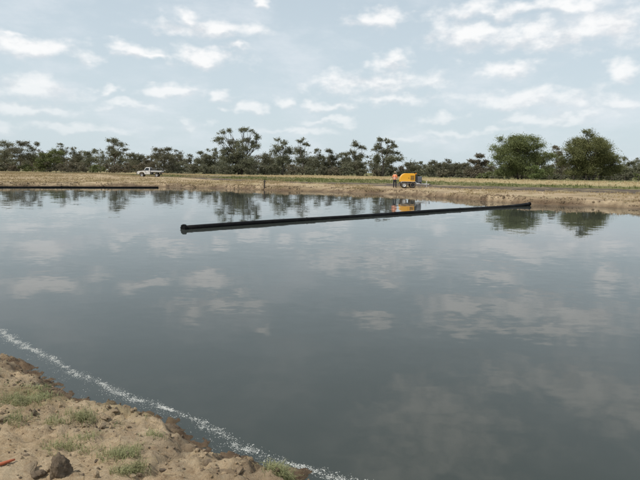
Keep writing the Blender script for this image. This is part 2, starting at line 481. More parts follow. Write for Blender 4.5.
B_CREST = bline([(-140, 169.7, .95), (0, 170.9, .95), (90, 171.6, .95), (165, 173.6, 1.05), (230, 174.6, 1.1), (300, 175.7, 1.15), (400, 177.7, 1.2), (480, 179.9, 1.2), (560, 181.9, 1.2), (640, 183.6, 1.2), (760, 186, 1.2)])
def yb(b, x): return np.interp(x, b[0], b[1])

# near shore, read off the photograph
NS_PX = [(-90, 308), (-40, 329), (0, 349), (45, 374), (78, 393), (130, 408), (170, 419), (205, 440), (240, 457), (285, 471), (340, 486), (420, 512)]
NS = [at(px, py, 0) for px, py in NS_PX]
NS_X = np.array([p.x for p in NS]); NS_Y = np.array([p.y for p in NS])
NS_X = np.concatenate([[-90, -30], NS_X, [3.5, 20, 120]]); NS_Y = np.concatenate([[48, 22], NS_Y, [2.0, -7, -50]])
def near_d(x, y):
    """distance on the landward side of the near shore"""
    return (np.interp(x, NS_X, NS_Y) - y) * 0.78

def height(x, y):
    e = fbm(x * .45, y * .45, 4, 3) - .5
    e2 = fbm(x * 1.7, y * 1.7, 3, 5) - .5
    e3 = fbm(x * .9, y * 2.5, 3, 6) - .5
    ys = yb(B_SHORE, x)
    d = (y - ys) * 0.86 + e * 1.4 + e2 * .8
    ysand = yb(B_SAND, x); ydark = yb(B_DARK, x); ygreen = yb(B_GREEN, x); ycrest = yb(B_CREST, x)
    left = sstep(2, -22, x)
    lip = 0.42 + 0.05 * left + 0.12 * (fbm(x * .2, y * .05, 3, 21) - .5)
    zf = np.where(d < 0, np.maximum(d * .45, -1.5), lip * sstep(0, 1.0, d) ** 0.8)
    zf = zf + np.where(d > 0.6, (0.6 + .22 * left - lip) * sstep(.6, 7 + 25 * left, d), 0)
    zf = zf + (y > ydark) * (0.25 * sstep(0, 1, (y - ydark) / np.maximum(ygreen - ydark, .1)) * (1 - .6 * left))
    zf = zf + (y > ygreen) * (0.35 * sstep(0, 1, (y - ygreen) / np.maximum(ycrest - ygreen, .1)) * (1 - .75 * left))
    zf = zf - sstep(0, 60, y - ycrest - 6) * 0.25
    zf = zf + (e * .16 + e2 * .12 + e3 * .10) * (d > 0) * sstep(0, 1.0, d) * sstep(140, 90, y)
    dn_ = near_d(x, y)
    zn = np.where(dn_ < 0, np.maximum(dn_ * .5, -1.5), .30 * sstep(0, .8, dn_) + .32 * sstep(.4, 3.0, dn_))
    zl = np.where(x > -95, np.maximum((-95 - x) * .4, -1.5), .8 * sstep(0, 3, -95 - x))
    zr = np.where(x < 120, np.maximum((x - 120) * .4, -1.5), .7 * sstep(0, 3, x - 120))
    z = np.maximum(np.maximum(zf, zn), np.maximum(zl, zr))
    return z

def lines(segs):
    out = []
    for a, b, s_ in segs:
        out.append(np.arange(a, b, s_))
    out.append(np.array([segs[-1][1]])); return np.concatenate(out)
def geo_out(a, b, n): return np.geomspace(a, b, n)
xs = lines([(-100, -45, .8), (-45, 40, .3), (40, 122, .8)])
xs = np.concatenate([-geo_out(101, 9000, 26)[::-1], xs, geo_out(124, 9000, 26)])
ysl = lines([(-40, 0, 2.0), (0, 34, .7), (34, 85, .28), (85, 150, .6), (150, 300, 4)])
ysl = np.concatenate([-geo_out(42, 9000, 20)[::-1], ysl, geo_out(305, 9000, 24)])
X, Y = np.meshgrid(xs, ysl)
Z = height(X, Y)
# leave room for the finely modelled strip of the near bank
FX0, FX1, FY0, FY1 = -7.6, 1.9, 0.9, 10.2
inside = (X > FX0 + .05) & (X < FX1 - .05) & (Y > FY0 + .05) & (Y < FY1 - .05)
Z = np.where(inside, Z - .35, Z)
nY, nX = X.shape
idx = np.arange(nX * nY).reshape(nY, nX)
faces = np.stack([idx[:-1, :-1], idx[:-1, 1:], idx[1:, 1:], idx[1:, :-1]], -1).reshape(-1, 4)
def zones(x, y):
    jit = (fbm(x * .25, y * .5, 4, 31) - .5) * 3.6
    ysand = yb(B_SAND, x); ydark = yb(B_DARK, x); ygreen = yb(B_GREEN, x); ycrest = yb(B_CREST, x)
    yj = y + jit
    gap = np.clip(ydark - ysand, 0.01, None)
    wd = sstep(-1.2, .8, yj - ysand) * np.clip(gap / 4, 0, 1)
    wg = sstep(-1.2, 1.2, yj - ydark)
    ws = sstep(-2.5, 2.5, yj - ygreen) * sstep(10, -2, y - ycrest - 8)
    patch = fbm(x * .12, y * .06, 4, 77)
    left = sstep(2, -22, x)
    wg = wg * (1 - left * sstep(.55, .40, patch) * .8)
    # dry grass scattered on the sandy top
    d = y - yb(B_SHORE, x)
    scat_ = sstep(.53, .66, fbm(x * .35, y * .25, 4, 55)) * sstep(0.5, 2.5, d) * .55
    wg = np.maximum(wg, 0)
    ws = np.maximum(ws, scat_ * (wg < .2))
    return wd, wg, ws
wd, wg, ws = zones(X, Y)
zone = np.stack([wd, wg, ws, np.ones_like(wd)], -1).reshape(-1, 4)
wet = np.clip(sstep(.34, .02, Z) * .9 + sstep(.60, .25, Z) * .75 * sstep(.42, .6, fbm(X * .6, Y * .9, 4, 29)), 0, 1).ravel()
ground = np_mesh('ground', np.stack([X, Y, Z], -1).reshape(-1, 3), faces, MAT['ground'], smooth=True, attrs={'zone': zone, 'wet': wet})
tag(ground, kind='structure')

# water
wm = MB(); wm.add([(-130, -80, 0), (150, -80, 0), (150, 110, 0), (-130, 110, 0)], [(0, 1, 2, 3)])
water = wm.build('pond_water', MAT['water']); tag(water, kind='structure')

# near bank, finely modelled
fx = np.arange(FX0, FX1 + .001, .021); fy = np.arange(FY0, FY1 + .001, .021)
GX, GY = np.meshgrid(fx, fy)
def near_height(x, y):
    wob_ = (fbm(x * 2.2, y * 2.2, 4, 41) - .5) * .36 - .03 + (fbm(x * 7, y * 7, 3, 43) - .5) * .16
    d = near_d(x, y) + wob_
    z = np.where(d < 0, np.maximum(d * .55, -.6), .20 * sstep(0, .42, d) ** .9 + .10 * sstep(.2, 1.1, d) + .32 * sstep(.4, 3.0, d))
    edge = sstep(1.5, .25, np.abs(d - .3))
    lump = fbm(x * 6, y * 6, 4, 47) - .5
    ridg = np.abs(fbm(x * 3.2, y * 3.2, 4, 61) - .5) * 2
    fine_ = fbm(x * 22, y * 22, 3, 51) - .5
    z = z + (d > -.05) * (lump * (.024 + .055 * edge) + fine_ * (.022 + .05 * edge) + (fbm(x * 45, y * 45, 2, 53) - .5) * .018 - (.05 - np.minimum(ridg, .2) * .25) * edge * .7)
    z = z + (fbm(x * 1.1, y * 1.1, 3, 71) - .5) * .07 * (d > 0)
    return z, d
GZ, GD = near_height(GX, GY)
rim = np.minimum(np.minimum(GX - FX0, FX1 - GX), np.minimum(GY - FY0, FY1 - GY))
GZ = GZ - .25 * sstep(.3, 0, rim)
h, w_ = GX.shape
idn = np.arange(h * w_).reshape(h, w_)
fn = np.stack([idn[:-1, :-1], idn[:-1, 1:], idn[1:, 1:], idn[1:, :-1]], -1).reshape(-1, 4)
zn_ = np.zeros((h * w_, 4)); zn_[:, 3] = 1
gp = sstep(.60, .78, fbm(GX * 1.3, GY * 1.3, 4, 81)).ravel() * .35
zn_[:, 1] = gp
zn_[:, 0] = (sstep(1.1, .2, GD) * sstep(.38, .62, fbm(GX * 4, GY * 4, 4, 83))).ravel() * .42
wetn = np.clip(sstep(.16, .0, GZ) * .95 + sstep(.7, .1, GD) * .5 * sstep(.35, .6, fbm(GX * 3, GY * 3, 3, 85)), 0, 1).ravel()
bank = np_mesh('near_bank', np.stack([GX, GY, GZ], -1).reshape(-1, 3), fn, MAT['bank'], smooth=True, attrs={'zone': zn_, 'wet': wetn})
tag(bank, kind='structure')

def bank_z(x, y):
    return float(near_height(np.array([x], float), np.array([y], float))[0][0])
def ground_z(x, y):
    return float(height(np.array([x], float), np.array([y], float))[0])
def on_bank(px, py):
    z = .3
    for _ in range(12):
        p = at(px, py, z); z = .5 * z + .5 * bank_z(p.x, p.y)
    p = at(px, py, z); return Vector((p.x, p.y, bank_z(p.x, p.y)))
def on_ground(px, py):
    z = .6
    for _ in range(15):
        p = at(px, py, z); z = .6 * z + .4 * ground_z(p.x, p.y)
    p = at(px, py, z); return Vector((p.x, p.y, ground_z(p.x, p.y)))

# ------------------------------------------------------------------ trees
def leaf_cloud(centers, radii, n_each, size, rng, droop=0.35):
    """quads scattered about clump centres: returns verts, faces, clump value"""
    P = []; C = []
    for c, r, n in zip(centers, radii, n_each):
        v = rng.normal(size=(n, 3)); v /= np.linalg.norm(v, axis=1, keepdims=True) + 1e-9
        rad = np.minimum(np.abs(rng.normal(size=n)) * .55 + .12, 1.12)
        p = c + v * rad[:, None] * r
        P.append(p); C.append(np.full(n, rng.random()))
    P = np.concatenate(P); C = np.concatenate(C); n = len(P)
    a = rng.normal(size=(n, 3)); a[:, 2] -= droop; a /= np.linalg.norm(a, axis=1, keepdims=True)
    b = rng.normal(size=(n, 3)); b -= a * (a * b).sum(1, keepdims=True); b /= np.linalg.norm(b, axis=1, keepdims=True)
    s1 = size * (.6 + .8 * rng.random(n))[:, None]; s2 = s1 * .42
    V = np.stack([P - a * s1, P + b * s2, P + a * s1, P - b * s2], 1).reshape(-1, 3)
    F = np.arange(n * 4).reshape(n, 4)
    return V, F, np.repeat(C, 4)

def limb(mb, a, b, r0, r1, rng, bend=.08, seg=6):
    a = np.array(a, float); b = np.array(b, float); L = np.linalg.norm(b - a)
    m1 = a + (b - a) * .35 + rng.normal(size=3) * L * bend; m2 = a + (b - a) * .7 + rng.normal(size=3) * L * bend
    mb.tube([a, m1, m2, b], [r0, r0 * .75 + r1 * .25, r0 * .4 + r1 * .6, r1], seg)
    return [a, m1, m2, b]

def tree(name, label, base, lobes, leaf, bark='bark', n_leaf=2600, size=.32, seed=1, group=None, fork=.3, clump=.42, trunks=1, cat='tree', trunk_r=None, fill=1.0):
    """base: world point; lobes: (x, z, rx, rz) in metres relative to the base"""
    rng = np.random.default_rng(seed)
    n_leaf = int(n_leaf * 2.3); size *= .70
    root = empty(name, base); tag(root, label, cat, group)
    H = max(l[1] + l[3] for l in lobes)
    r = trunk_r or max(.10, H * .022)
    tb = MB()
    nodes = []
    for k in range(trunks):
        ox = 0 if trunks == 1 else (k - (trunks - 1) / 2) * H * .07
        fz = H * fork * (.85 + .3 * rng.random())
        xm = np.mean([l[0] for l in lobes])
        pts = limb(tb, (ox, 0, -.25), (ox * 1.5 + xm * .35 + rng.normal() * .02 * H, rng.normal() * .02 * H, fz), r, r * .72, rng, .03, 8)
        nodes.append(pts[-1])
    centers = []; radii = []
    area = sum(l[2] * l[3] for l in lobes); n_cl = []
    for (lx, lz, rx, rz) in lobes:
        ly = rng.normal() * .5 * min(rx, H * .25)
        c = np.array([lx, ly, lz]); st = nodes[int(np.argmin([abs(nd[0] - lx) for nd in nodes]))]
        if lz < st[2]: st = np.array([st[0] * .5, 0, max(.3, lz * .45)])
        path = limb(tb, st, c + np.array([0, 0, -rz * .3]), r * .5, r * .16, rng, .07)
        ncl = max(6, int(round(11 * (rx * rz / (area / len(lobes))) ** .6)))
        for k in range(ncl):
            v = rng.normal(size=3); v /= np.linalg.norm(v)
            if v[2] < -.5: v[2] *= -.6
            q = c + v * np.array([rx, (rx + rz) * .5, rz]) * (.3 + .72 * rng.random())
            s0 = path[1 + int(rng.integers(0, 3))]
            limb(tb, s0, q, r * .17, r * .05, rng, .06, 4)
            cr = clump * 1.12 * (rx * rz) ** .5 * (.6 + .8 * rng.random())
            centers.append(q); radii.append(np.array([cr * 1.25, cr * 1.25, cr * .85])); n_cl.append(cr ** 2)
    n_cl = np.array(n_cl); n_each = np.maximum(8, (n_leaf * n_cl / n_cl.sum()).astype(int))
    V, F, C = leaf_cloud(np.array(centers), radii, n_each, size, rng)
    V[:, 2] = np.maximum(V[:, 2], .03)
    np_mesh('crown', V, F, MAT[leaf], root, attrs={'clump': C})
    tb.build('trunk', MAT[bark], root, smooth=True)
    return root

def photo_tree(label, dist, trunk_px, lobes_px, leaf='gum_leaf', name='gum_tree', **kw):
    """lobes in photograph pixels, at forward distance dist; foot on the ground"""
    p0 = at_y(trunk_px, 175, dist); z0 = ground_z(p0.x, dist)
    s_ = dist / FPX
    lob = []
    for (px, py, rx, ry) in lobes_px:
        q = at_y(px, py, dist)
        lob.append((q.x - p0.x, q.z - z0, rx * s_, ry * s_))
    return tree(name, label, (p0.x, dist, z0), lob, leaf, **kw)

T = photo_tree
T('gum tree at the far left edge of the tree line, rounded olive crown', 235, 6, [(4,146,8,6),(8,154,8,6),(2,160,9,7)], seed=101)
T('slender olive gum tree second from the left edge', 232, 19, [(19,144,7,5),(17,152,7,6),(22,158,7,7)], seed=102)
T('thin gum tree with a small tuft on top left of the bright green tree', 238, 33, [(36,145,4,4),(31,150,5,5),(33,159,7,7)], seed=103, n_leaf=1800)
T('low bright green bushy tree in the left part of the tree line', 222, 50, [(46,157,8,6),(55,154,8,6),(50,163,13,6)], 'bright_leaf', 'bushy_tree', seed=104, n_leaf=3800, clump=.4, fork=.2)
T('narrow gum tree rising just right of the bright green bushy tree', 240, 61, [(60,146,4,4),(63,152,6,5),(61,160,8,7)], seed=105, n_leaf=1900)
T('sparse gum tree left of the spreading flat-topped gum', 240, 75, [(73,150,5,4),(78,156,6,5),(74,162,8,6)], seed=106, n_leaf=1800)
T('leaning open gum tree with branches reaching right', 236, 90, [(95,152,6,4),(88,154,5,4),(91,161,8,6)], seed=107, n_leaf=1700)
T('spreading flat-topped gum tree standing behind the ute on its left', 230, 115, [(108,141,5,3),(114,142,6,4),(121,145,6,4),(124,150,5,3),(110,149,6,4),(116,155,8,6)], seed=108, n_leaf=2400, fork=.4)
T('low rounded gum tree just left of the spot behind the ute', 240, 136, [(132,156,6,4),(140,158,7,5),(136,163,8,6)], seed=109)
T('broad gum tree directly behind the ute', 228, 163, [(160,151,6,4),(167,150,5,4),(158,157,8,6),(169,158,7,6)], seed=110, n_leaf=2700)
T('thin gum tree with wispy top right of the ute', 246, 177, [(177,151,3,3),(180,157,5,5),(176,162,7,6)], seed=111, n_leaf=1500)
T('small twin-topped gum tree left of the tallest gum', 236, 203, [(200,154,5,4),(207,157,5,4),(202,163,8,6)], seed=112, n_leaf=2000)
T('open gum tree with a flat tuft against the tallest gum', 238, 213, [(212,151,6,3),(216,157,6,5),(212,164,8,5)], seed=113, n_leaf=2000)
T('tallest gum tree of the left half, two-headed open crown', 220, 240, [(223,133,7,4),(230,132,5,4),(221,141,7,5),(232,142,7,5),(227,151,9,6),(244,131,6,4),(252,132,6,4),(258,139,6,4),(246,141,7,5),(256,147,6,4),(245,152,9,6),(236,161,13,7),(250,162,10,7),(238,146,8,6),(252,144,6,5),(224,159,9,7),(241,168,12,5)], seed=114, n_leaf=11500, trunks=2, bark='dark_bark', fork=.25, clump=.42)
T('small dark gum tree right of the two-headed tall gum', 240, 266, [(265,157,6,5),(270,162,7,6)], seed=115, n_leaf=1700)
T('tall gum tree with pointed tuft right of the two-headed gum', 222, 283, [(278,140,5,3),(284,144,6,4),(279,150,7,6),(288,152,7,6),(283,162,10,7)], seed=116, n_leaf=3600)
T('tall upright gum tree in the middle of the tree line', 224, 302, [(300,142,6,4),(306,145,5,4),(300,152,7,6),(304,162,9,8)], seed=117, n_leaf=3000)
T('short gum tree with round head in the dip of the tree line', 232, 318, [(317,152,5,4),(321,158,6,5),(317,165,8,6)], seed=118, n_leaf=2000)
T('short leaning gum tree in the dip right of the round-headed one', 236, 331, [(329,152,5,4),(334,158,6,5),(329,165,7,6)], seed=119, n_leaf=2000)
T('low olive gum tree left of the tall gum by the orange-shirted worker', 232, 344, [(342,155,6,4),(346,162,8,6)], seed=120, n_leaf=1900)
T('gum tree with layered crown left of the tall gum by the worker', 222, 357, [(355,146,6,4),(362,148,5,4),(352,154,7,5),(360,158,8,6),(355,166,10,6)], seed=121, n_leaf=3400)
T('tall open gum tree with bare dark trunk behind the worker', 205, 382, [(380,141,6,3),(388,142,6,4),(394,147,6,4),(378,149,6,5),(387,152,8,5),(399,154,5,3),(376,160,7,6),(392,161,9,6)], seed=122, n_leaf=5000, fork=.35, clump=.42)
T('low bare-looking gum tree behind the yellow compressor', 225, 411, [(408,166,6,4),(415,169,7,5)], seed=123, n_leaf=1500)
T('low gum tree right of the yellow compressor', 215, 437, [(434,164,6,4),(441,166,7,5),(437,172,9,5)], seed=124, n_leaf=2200)
T('low grey-green gum tree halfway from the compressor to the big green trees', 215, 453, [(448,163,5,4),(457,167,6,5),(452,173,9,5)], seed=125, n_leaf=2200)
T('brownish gum tree left of the big round green tree', 175, 480, [(480,157,6,4),(475,163,6,5),(485,164,6,5),(480,172,9,6)], 'brown_leaf', seed=126, n_leaf=3400)
T('big round dense green tree on the right, left of a pair', 150, 520, [(507,142,9,5),(518,139,10,4),(531,140,10,5),(499,149,8,6),(541,147,8,6),(512,151,12,7),(529,151,12,7),(496,161,6,9),(546,157,7,8),(507,163,9,8),(521,161,10,8),(538,163,9,8),(547,171,5,7),(498,173,7,6),(511,174,9,5),(526,173,9,5),(541,175,10,5),(516,145,13,7),(503,156,9,8),(535,156,10,8),(520,168,14,8)], 'green_leaf', 'willow_tree', seed=127, n_leaf=30000, size=.22, bark='dark_bark', clump=.62, fork=.22, trunks=2)
T('light green bush at the right foot of the round green tree', 143, 536, [(534,168,5,4),(540,172,5,5),(535,176,7,4)], 'bright_leaf', 'bush', seed=128, n_leaf=2600, size=.2, fork=.15, clump=.42, cat='bush')
T('thin brownish gum tree between the two big green trees', 170, 558, [(557,148,4,5),(556,156,5,6),(560,165,7,8),(556,174,8,5)], 'brown_leaf', seed=129, n_leaf=3600, size=.26)
T('tall dense green tree on the right with peaked crown', 150, 590, [(585,133,5,4),(591,137,6,5),(577,142,7,5),(598,142,9,6),(570,150,7,7),(586,150,11,8),(605,150,9,8),(613,160,7,8),(566,162,6,8),(579,163,10,8),(596,164,11,8),(616,171,5,6),(571,174,8,5),(588,175,10,5),(606,174,9,5),(582,143,9,7),(592,145,10,7),(574,156,9,8),(600,157,12,8),(586,168,16,8),(612,168,8,8)], 'green_leaf', 'willow_tree', seed=130, n_leaf=33000, size=.22, bark='dark_bark', clump=.62, fork=.2, trunks=3)
T('small grey-green gum tree right of the peaked green tree', 190, 626, [(625,159,4,3),(629,165,6,5),(625,172,8,6)], seed=131, n_leaf=2400, size=.28)
T('gum tree cut off by the right edge of the picture', 195, 641, [(640,162,5,4),(638,170,7,6),(646,172,8,6)], seed=132, n_leaf=2400, size=.28)
T('low gum tree beyond the far end of the floating pipe, brown undergrowth beside it', 210, 468, [(465,166,5,4),(470,172,7,5)], 'gum_leaf', seed=133, n_leaf=1900)

# rows of lower trees behind, much alike
def filler(rowname, label, group, xs_px, dist_fn, top_fn, leaf_pick, n_leaf, seed0, name='gum_tree', cat='tree', wide=(7, 12)):
    rg = random.Random(seed0)
    for i, px in enumerate(xs_px):
        d = dist_fn(px) + rg.uniform(-8, 8)
        top = top_fn(px) + rg.uniform(-3, 3)
        p0 = at_y(px, 175, d); gz = ground_z(p0.x, d)
        H = at_y(px, top, d).z - gz
        H = max(H, 1.2)
        Wd = rg.uniform(*wide) * d / FPX
        lob = [(rg.uniform(-.35, .35) * Wd, H * .82, Wd * .55, H * .18), (-Wd * .5 + rg.uniform(-.1, .1) * Wd, H * .58, Wd * .55, H * .22),
               (Wd * .5 + rg.uniform(-.1, .1) * Wd, H * .55, Wd * .55, H * .22), (rg.uniform(-.3, .3) * Wd, H * .28, Wd * .9, H * .25), (rg.uniform(-.2, .2) * Wd, H * .10, Wd, H * .10)]
        lf = leaf_pick(rg)
        tree(name, label % {'gum_leaf': 'olive', 'brown_leaf': 'brownish', 'green_leaf': 'green'}[lf], (p0.x, d, gz), lob, lf, n_leaf=n_leaf, size=.36, seed=seed0 * 100 + i, group=group, fork=.25, clump=.42, cat=cat)
def top_back(px): return np.interp(px, [-60, 0, 200, 300, 400, 440, 520, 600, 700], [151, 151, 153, 153, 163, 166, 164, 165, 165])
def foot_d(px): return np.interp(px, [-60, 0, 380, 420, 480, 520, 640, 700], [262, 262, 245, 240, 215, 205, 210, 215])
filler('back', 'low %s gum tree in the continuous row behind the taller trees', 'low gum trees closing the tree line', [x + random.uniform(-4, 4) for x in range(-30, 680, 15)], foot_d, top_back,
       lambda r: r.choice(['gum_leaf', 'gum_leaf', 'gum_leaf', 'brown_leaf']), 1600, 5)
def top_shrub(px): return np.interp(px, [-60, 0, 160, 300, 400, 500, 640, 700], [162, 162, 163, 165, 169, 172, 173, 174])
def shrub_d(px): return np.interp(px, [-60, 0, 380, 420, 480, 640, 700], [226, 226, 212, 205, 172, 162, 165])
filler('front', 'low %s scrubby bush at the foot of the tree line', 'scrubby bushes under the tree line', [x + random.uniform(-4, 4) for x in range(-30, 680, 14)], shrub_d, top_shrub,
       lambda r: r.choice(['gum_leaf', 'gum_leaf', 'green_leaf', 'brown_leaf']), 900, 6, 'scrub_bush', 'bush', wide=(7, 10))

# far wood behind everything that reads as one mass
rg = np.random.default_rng(90)
cs = []; rs = []
for k in range(420):
    x = rg.uniform(-330, 330); y = rg.uniform(275, 330); z = ground_z(x, y)
    hh = rg.uniform(3.5, 8.5)
    for j in range(2):
        cs.append(np.array([x + rg.normal() * 2, y + rg.normal() * 2, z + hh * (.35 + .4 * j)])); rs.append(np.array([3.6, 3.6, hh * .30]))
V, F, C = leaf_cloud(np.array(cs), rs, [75] * len(cs), .55, rg)
V[:, 2] = np.maximum(V[:, 2], .75)
wood = np_mesh('far_wood', V, F, MAT['gum_leaf'], attrs={'clump': C})
tag(wood, 'grey-green wood filling the gaps behind the tree line', 'wood', kind='stuff')

# ------------------------------------------------------------------ grass on the far bank
def blades(pts, hgt, n_bl, spread, width, rng, lean=.45):
    """curved two-segment blades"""
    V = []; F = []; C = []
    P = np.repeat(np.asarray(pts, float), n_bl, axis=0); n = len(P)
    hs = np.repeat(np.asarray(hgt, float), n_bl) * (.5 + .7 * rng.random(n))
    ang = rng.random(n) * 2 * math.pi
    off = rng.normal(size=(n, 2)) * spread
    base = P.copy(); base[:, 0] += off[:, 0]; base[:, 1] += off[:, 1]
    dirx = np.cos(ang); diry = np.sin(ang); ln = lean * (.3 + rng.random(n))
    mid = base + np.stack([dirx * hs * ln * .3, diry * hs * ln * .3, hs * .6], 1)
    tip = base + np.stack([dirx * hs * ln, diry * hs * ln, hs * (1 - .3 * ln)], 1)
    sx = -diry * width * .5; sy = dirx * width * .5; s_ = np.stack([sx, sy, np.zeros(n)], 1)
    base[:, 2] -= .02
    V = np.stack([base - s_, base + s_, mid + s_ * .7, mid - s_ * .7, tip], 1).reshape(-1, 3)
    b5 = np.arange(n)[:, None] * 5
    # quads + tip as degenerate-free quad (mid, mid, tip, tip) is avoided: two tris per quad instead
    F = np.concatenate([b5 + np.array([[0, 1, 2]]), b5 + np.array([[0, 2, 3]]), b5 + np.array([[3, 2, 4]])])
    C = np.repeat(np.repeat(rng.random(len(pts)), n_bl), 5)
    return V, F, C

rg = np.random.default_rng(33)
def scatter_far(name, label, cat, mat, n, weight_fn, h0, h1, n_bl, spread, width, yr, xr=(-75, 62), zoff=0.0):
    x = rg.uniform(*xr, n); y = rg.uniform(*yr, n)
    keep = rg.random(n) < weight_fn(x, y); x = x[keep]; y = y[keep]
    z = height(x, y) + zoff
    V, F, C = blades(np.stack([x, y, z], 1), rg.uniform(h0, h1, len(x)), n_bl, spread, width, rg)
    o = np_mesh(name, V, F, MAT[mat], attrs={'clump': C})
    return tag(o, label, cat, kind='stuff')
def in_view(x, y): return (np.abs(x) < y * .66 + 3)
def wg_green(x, y):
    a, b, c = zones(x, y); return np.clip(b - c, 0, 1) * in_view(x, y) * (y < yb(B_CREST, x)) * (.4 + .6 * sstep(.4, .6, fbm(x * .3, y * .15, 3, 91)))
def wg_straw(x, y):
    a, b, c = zones(x, y); return c * (b > .3) * in_view(x, y) * .8
def wg_lip(x, y):
    d = y - yb(B_SHORE, x); pt = sstep(.42, .60, fbm(x * .5, y * .5, 3, 95))
    return (sstep(.1, .6, d) * sstep(4.5, 2.0, d) * .85 + sstep(2, 4, d) * (y < yb(B_SAND, x) + 3) * .22) * pt * in_view(x, y)
scatter_far('green_grass', 'green grass on the lower face of the far embankment', 'grass', 'green_blade', 26000, wg_green, .12, .34, 5, .10, .07, (55, 150))
scatter_far('straw_grass', 'dry straw-coloured grass on the crest of the far embankment', 'grass', 'straw_blade', 30000, wg_straw, .12, .32, 5, .12, .07, (65, 165))
scatter_far('bank_grass', 'dry brown grass along the eroded far bank', 'grass', 'brown_blade', 150000, wg_lip, .05, .22, 5, .10, .045, (36, 85))

def wg_plain(x, y):
    d = y - yb(B_SHORE, x); pt = sstep(.44, .62, fbm(x * .12, y * .05, 4, 96))
    return sstep(3, 8, d) * (y < yb(B_CREST, x) + 10) * (.05 + .8 * pt) * in_view(x, y) * sstep(6, -8, x)
scatter_far('plain_grass', 'short dry grass dotted over the sandy ground around the ute', 'grass', 'brown_blade', 60000, wg_plain, .05, .20, 4, .22, .09, (66, 210), (-135, 8))
bm = bmesh.new(); bmesh.ops.create_icosphere(bm, subdivisions=1, radius=1); bm.verts.ensure_lookup_table()
iv = np.array([v.co[:] for v in bm.verts]); bm.faces.ensure_lookup_table(); if_ = np.array([[v.index for v in f.verts] for f in bm.faces]); bm.free()
fcx = rg.uniform(-60, 40, 120000); fcd = np.abs(rg.normal(size=120000)) * 1.4 + .1; fcy = yb(B_SHORE, fcx) + fcd
kf = (rg.random(120000) < sstep(.40, .65, fbm(fcx * .5, fcy * .5, 3, 97)) * .15) & in_view(fcx, fcy)
fcx = fcx[kf]; fcy = fcy[kf]; fcz = height(fcx, fcy); kf = fcz > .05; fcx = fcx[kf]; fcy = fcy[kf]; fcz = fcz[kf]; n = len(fcx)
rr = np.clip(rg.lognormal(math.log(.027), .55, n), .010, .11)
V = iv[None] * rg.uniform(.6, 1.4, (n, 1, 3)) * (1 + rg.normal(size=(n, len(iv), 1)) * .15) * rr[:, None, None] + np.stack([fcx, fcy, fcz + rr * .2], 1)[:, None, :]
F = (np.arange(n)[:, None, None] * len(iv) + if_[None]).reshape(-1, 3)
zc = np.zeros((n, 4)); zc[:, 0] = rg.random(n) ** 2 * .7; zc[:, 3] = 1
fcl = np_mesh('bank_rubble', V.reshape(-1, 3), F, MAT['ground'], attrs={'zone': np.repeat(zc, len(iv), 0), 'wet': np.repeat(rg.random(n) * .8, len(iv))})
tag(fcl, 'lumps of brown earth along the eroded far bank', 'dirt', kind='stuff')

# ------------------------------------------------------------------ floating pipes
def pipe_mesh(parent, a, b, r, name='pipe', sag=0.0, seg=20, n=30, curve=None):
    mb = MB(); pts = []
    for i in range(n + 1):
        t = i / n; p = Vector(a).lerp(Vector(b), t)
        if curve: p = p + curve(t)
        pts.append(p - parent.location)
    mb.tube(pts, r, seg)
    o = mb.build(name, MAT['hdpe'], parent, smooth=True)
    return o, pts

PR = .120
pa = at(184, 228.2, .04); pb = at(529, 201.6, .30)
root = empty('floating_pipe', (pa.x, pa.y, 0))
tag(root, 'long black plastic pipe floating across the pond with a flanged near end', 'pipe')
# heights: the pipe rides low in the water and lifts onto the bank at its far end
def ride(t):
    if t < .90: return .022 + .010 * math.sin(14 * t)
    return .022 + .010 * math.sin(12.6) + .11 * ((t - .90) / .10) ** 1.5
npt = 48; ppts = []
dxy = Vector((pb.x - pa.x, pb.y - pa.y, 0)); side = Vector((-dxy.y, dxy.x, 0)).normalized()
for i in range(npt + 1):
    t = i / npt
    p = Vector((pa.x, pa.y, 0)) + dxy * t + side * (.25 * math.sin(math.pi * t) * .6 + .03 * math.sin(11 * t))
    ppts.append(Vector((p.x, p.y, ride(t))) - root.location)
mb = MB(); mb.tube(ppts, PR, 22); pipe = mb.build('pipe', MAT['hdpe'], root, smooth=True)
# butt-weld beads, as parts of the pipe
def ring(pts, i, r, wdt, name, parent, mat='hdpe', seg=22):
    p = Vector(pts[i]); tdir = (Vector(pts[min(i + 1, len(pts) - 1)]) - Vector(pts[max(i - 1, 0)])).normalized()
    m = MB(); m.tube([p - tdir * wdt, p - tdir * wdt * .4, p + tdir * wdt * .4, p + tdir * wdt], [r * .96, r, r, r * .96], seg)
    return m.build(name, MAT[mat], parent, smooth=False)
for i in (11, 22, 33, 43): ring(ppts, i, PR + .012, .02, 'weld_bead', pipe)
fl = ring(ppts, 0, PR + .050, .055, 'end_flange', root)
tdir = (Vector(ppts[1]) - Vector(ppts[0])).normalized()
a_ = tdir.cross(Vector((0, 0, 1))).normalized(); b_ = tdir.cross(a_)
bolt_src = None
for k in range(8):
    an = 2 * math.pi * k / 8 + .2
    c = Vector(ppts[0]) + (a_ * math.cos(an) + b_ * math.sin(an)) * (PR + .028)
    m = MB(); m.tube([c - tdir * .078, c + tdir * .078], .012, 6); m.build('bolt', MAT['dark_metal'], fl)
ring(ppts, npt, PR + .02, .05, 'end_collar', root)

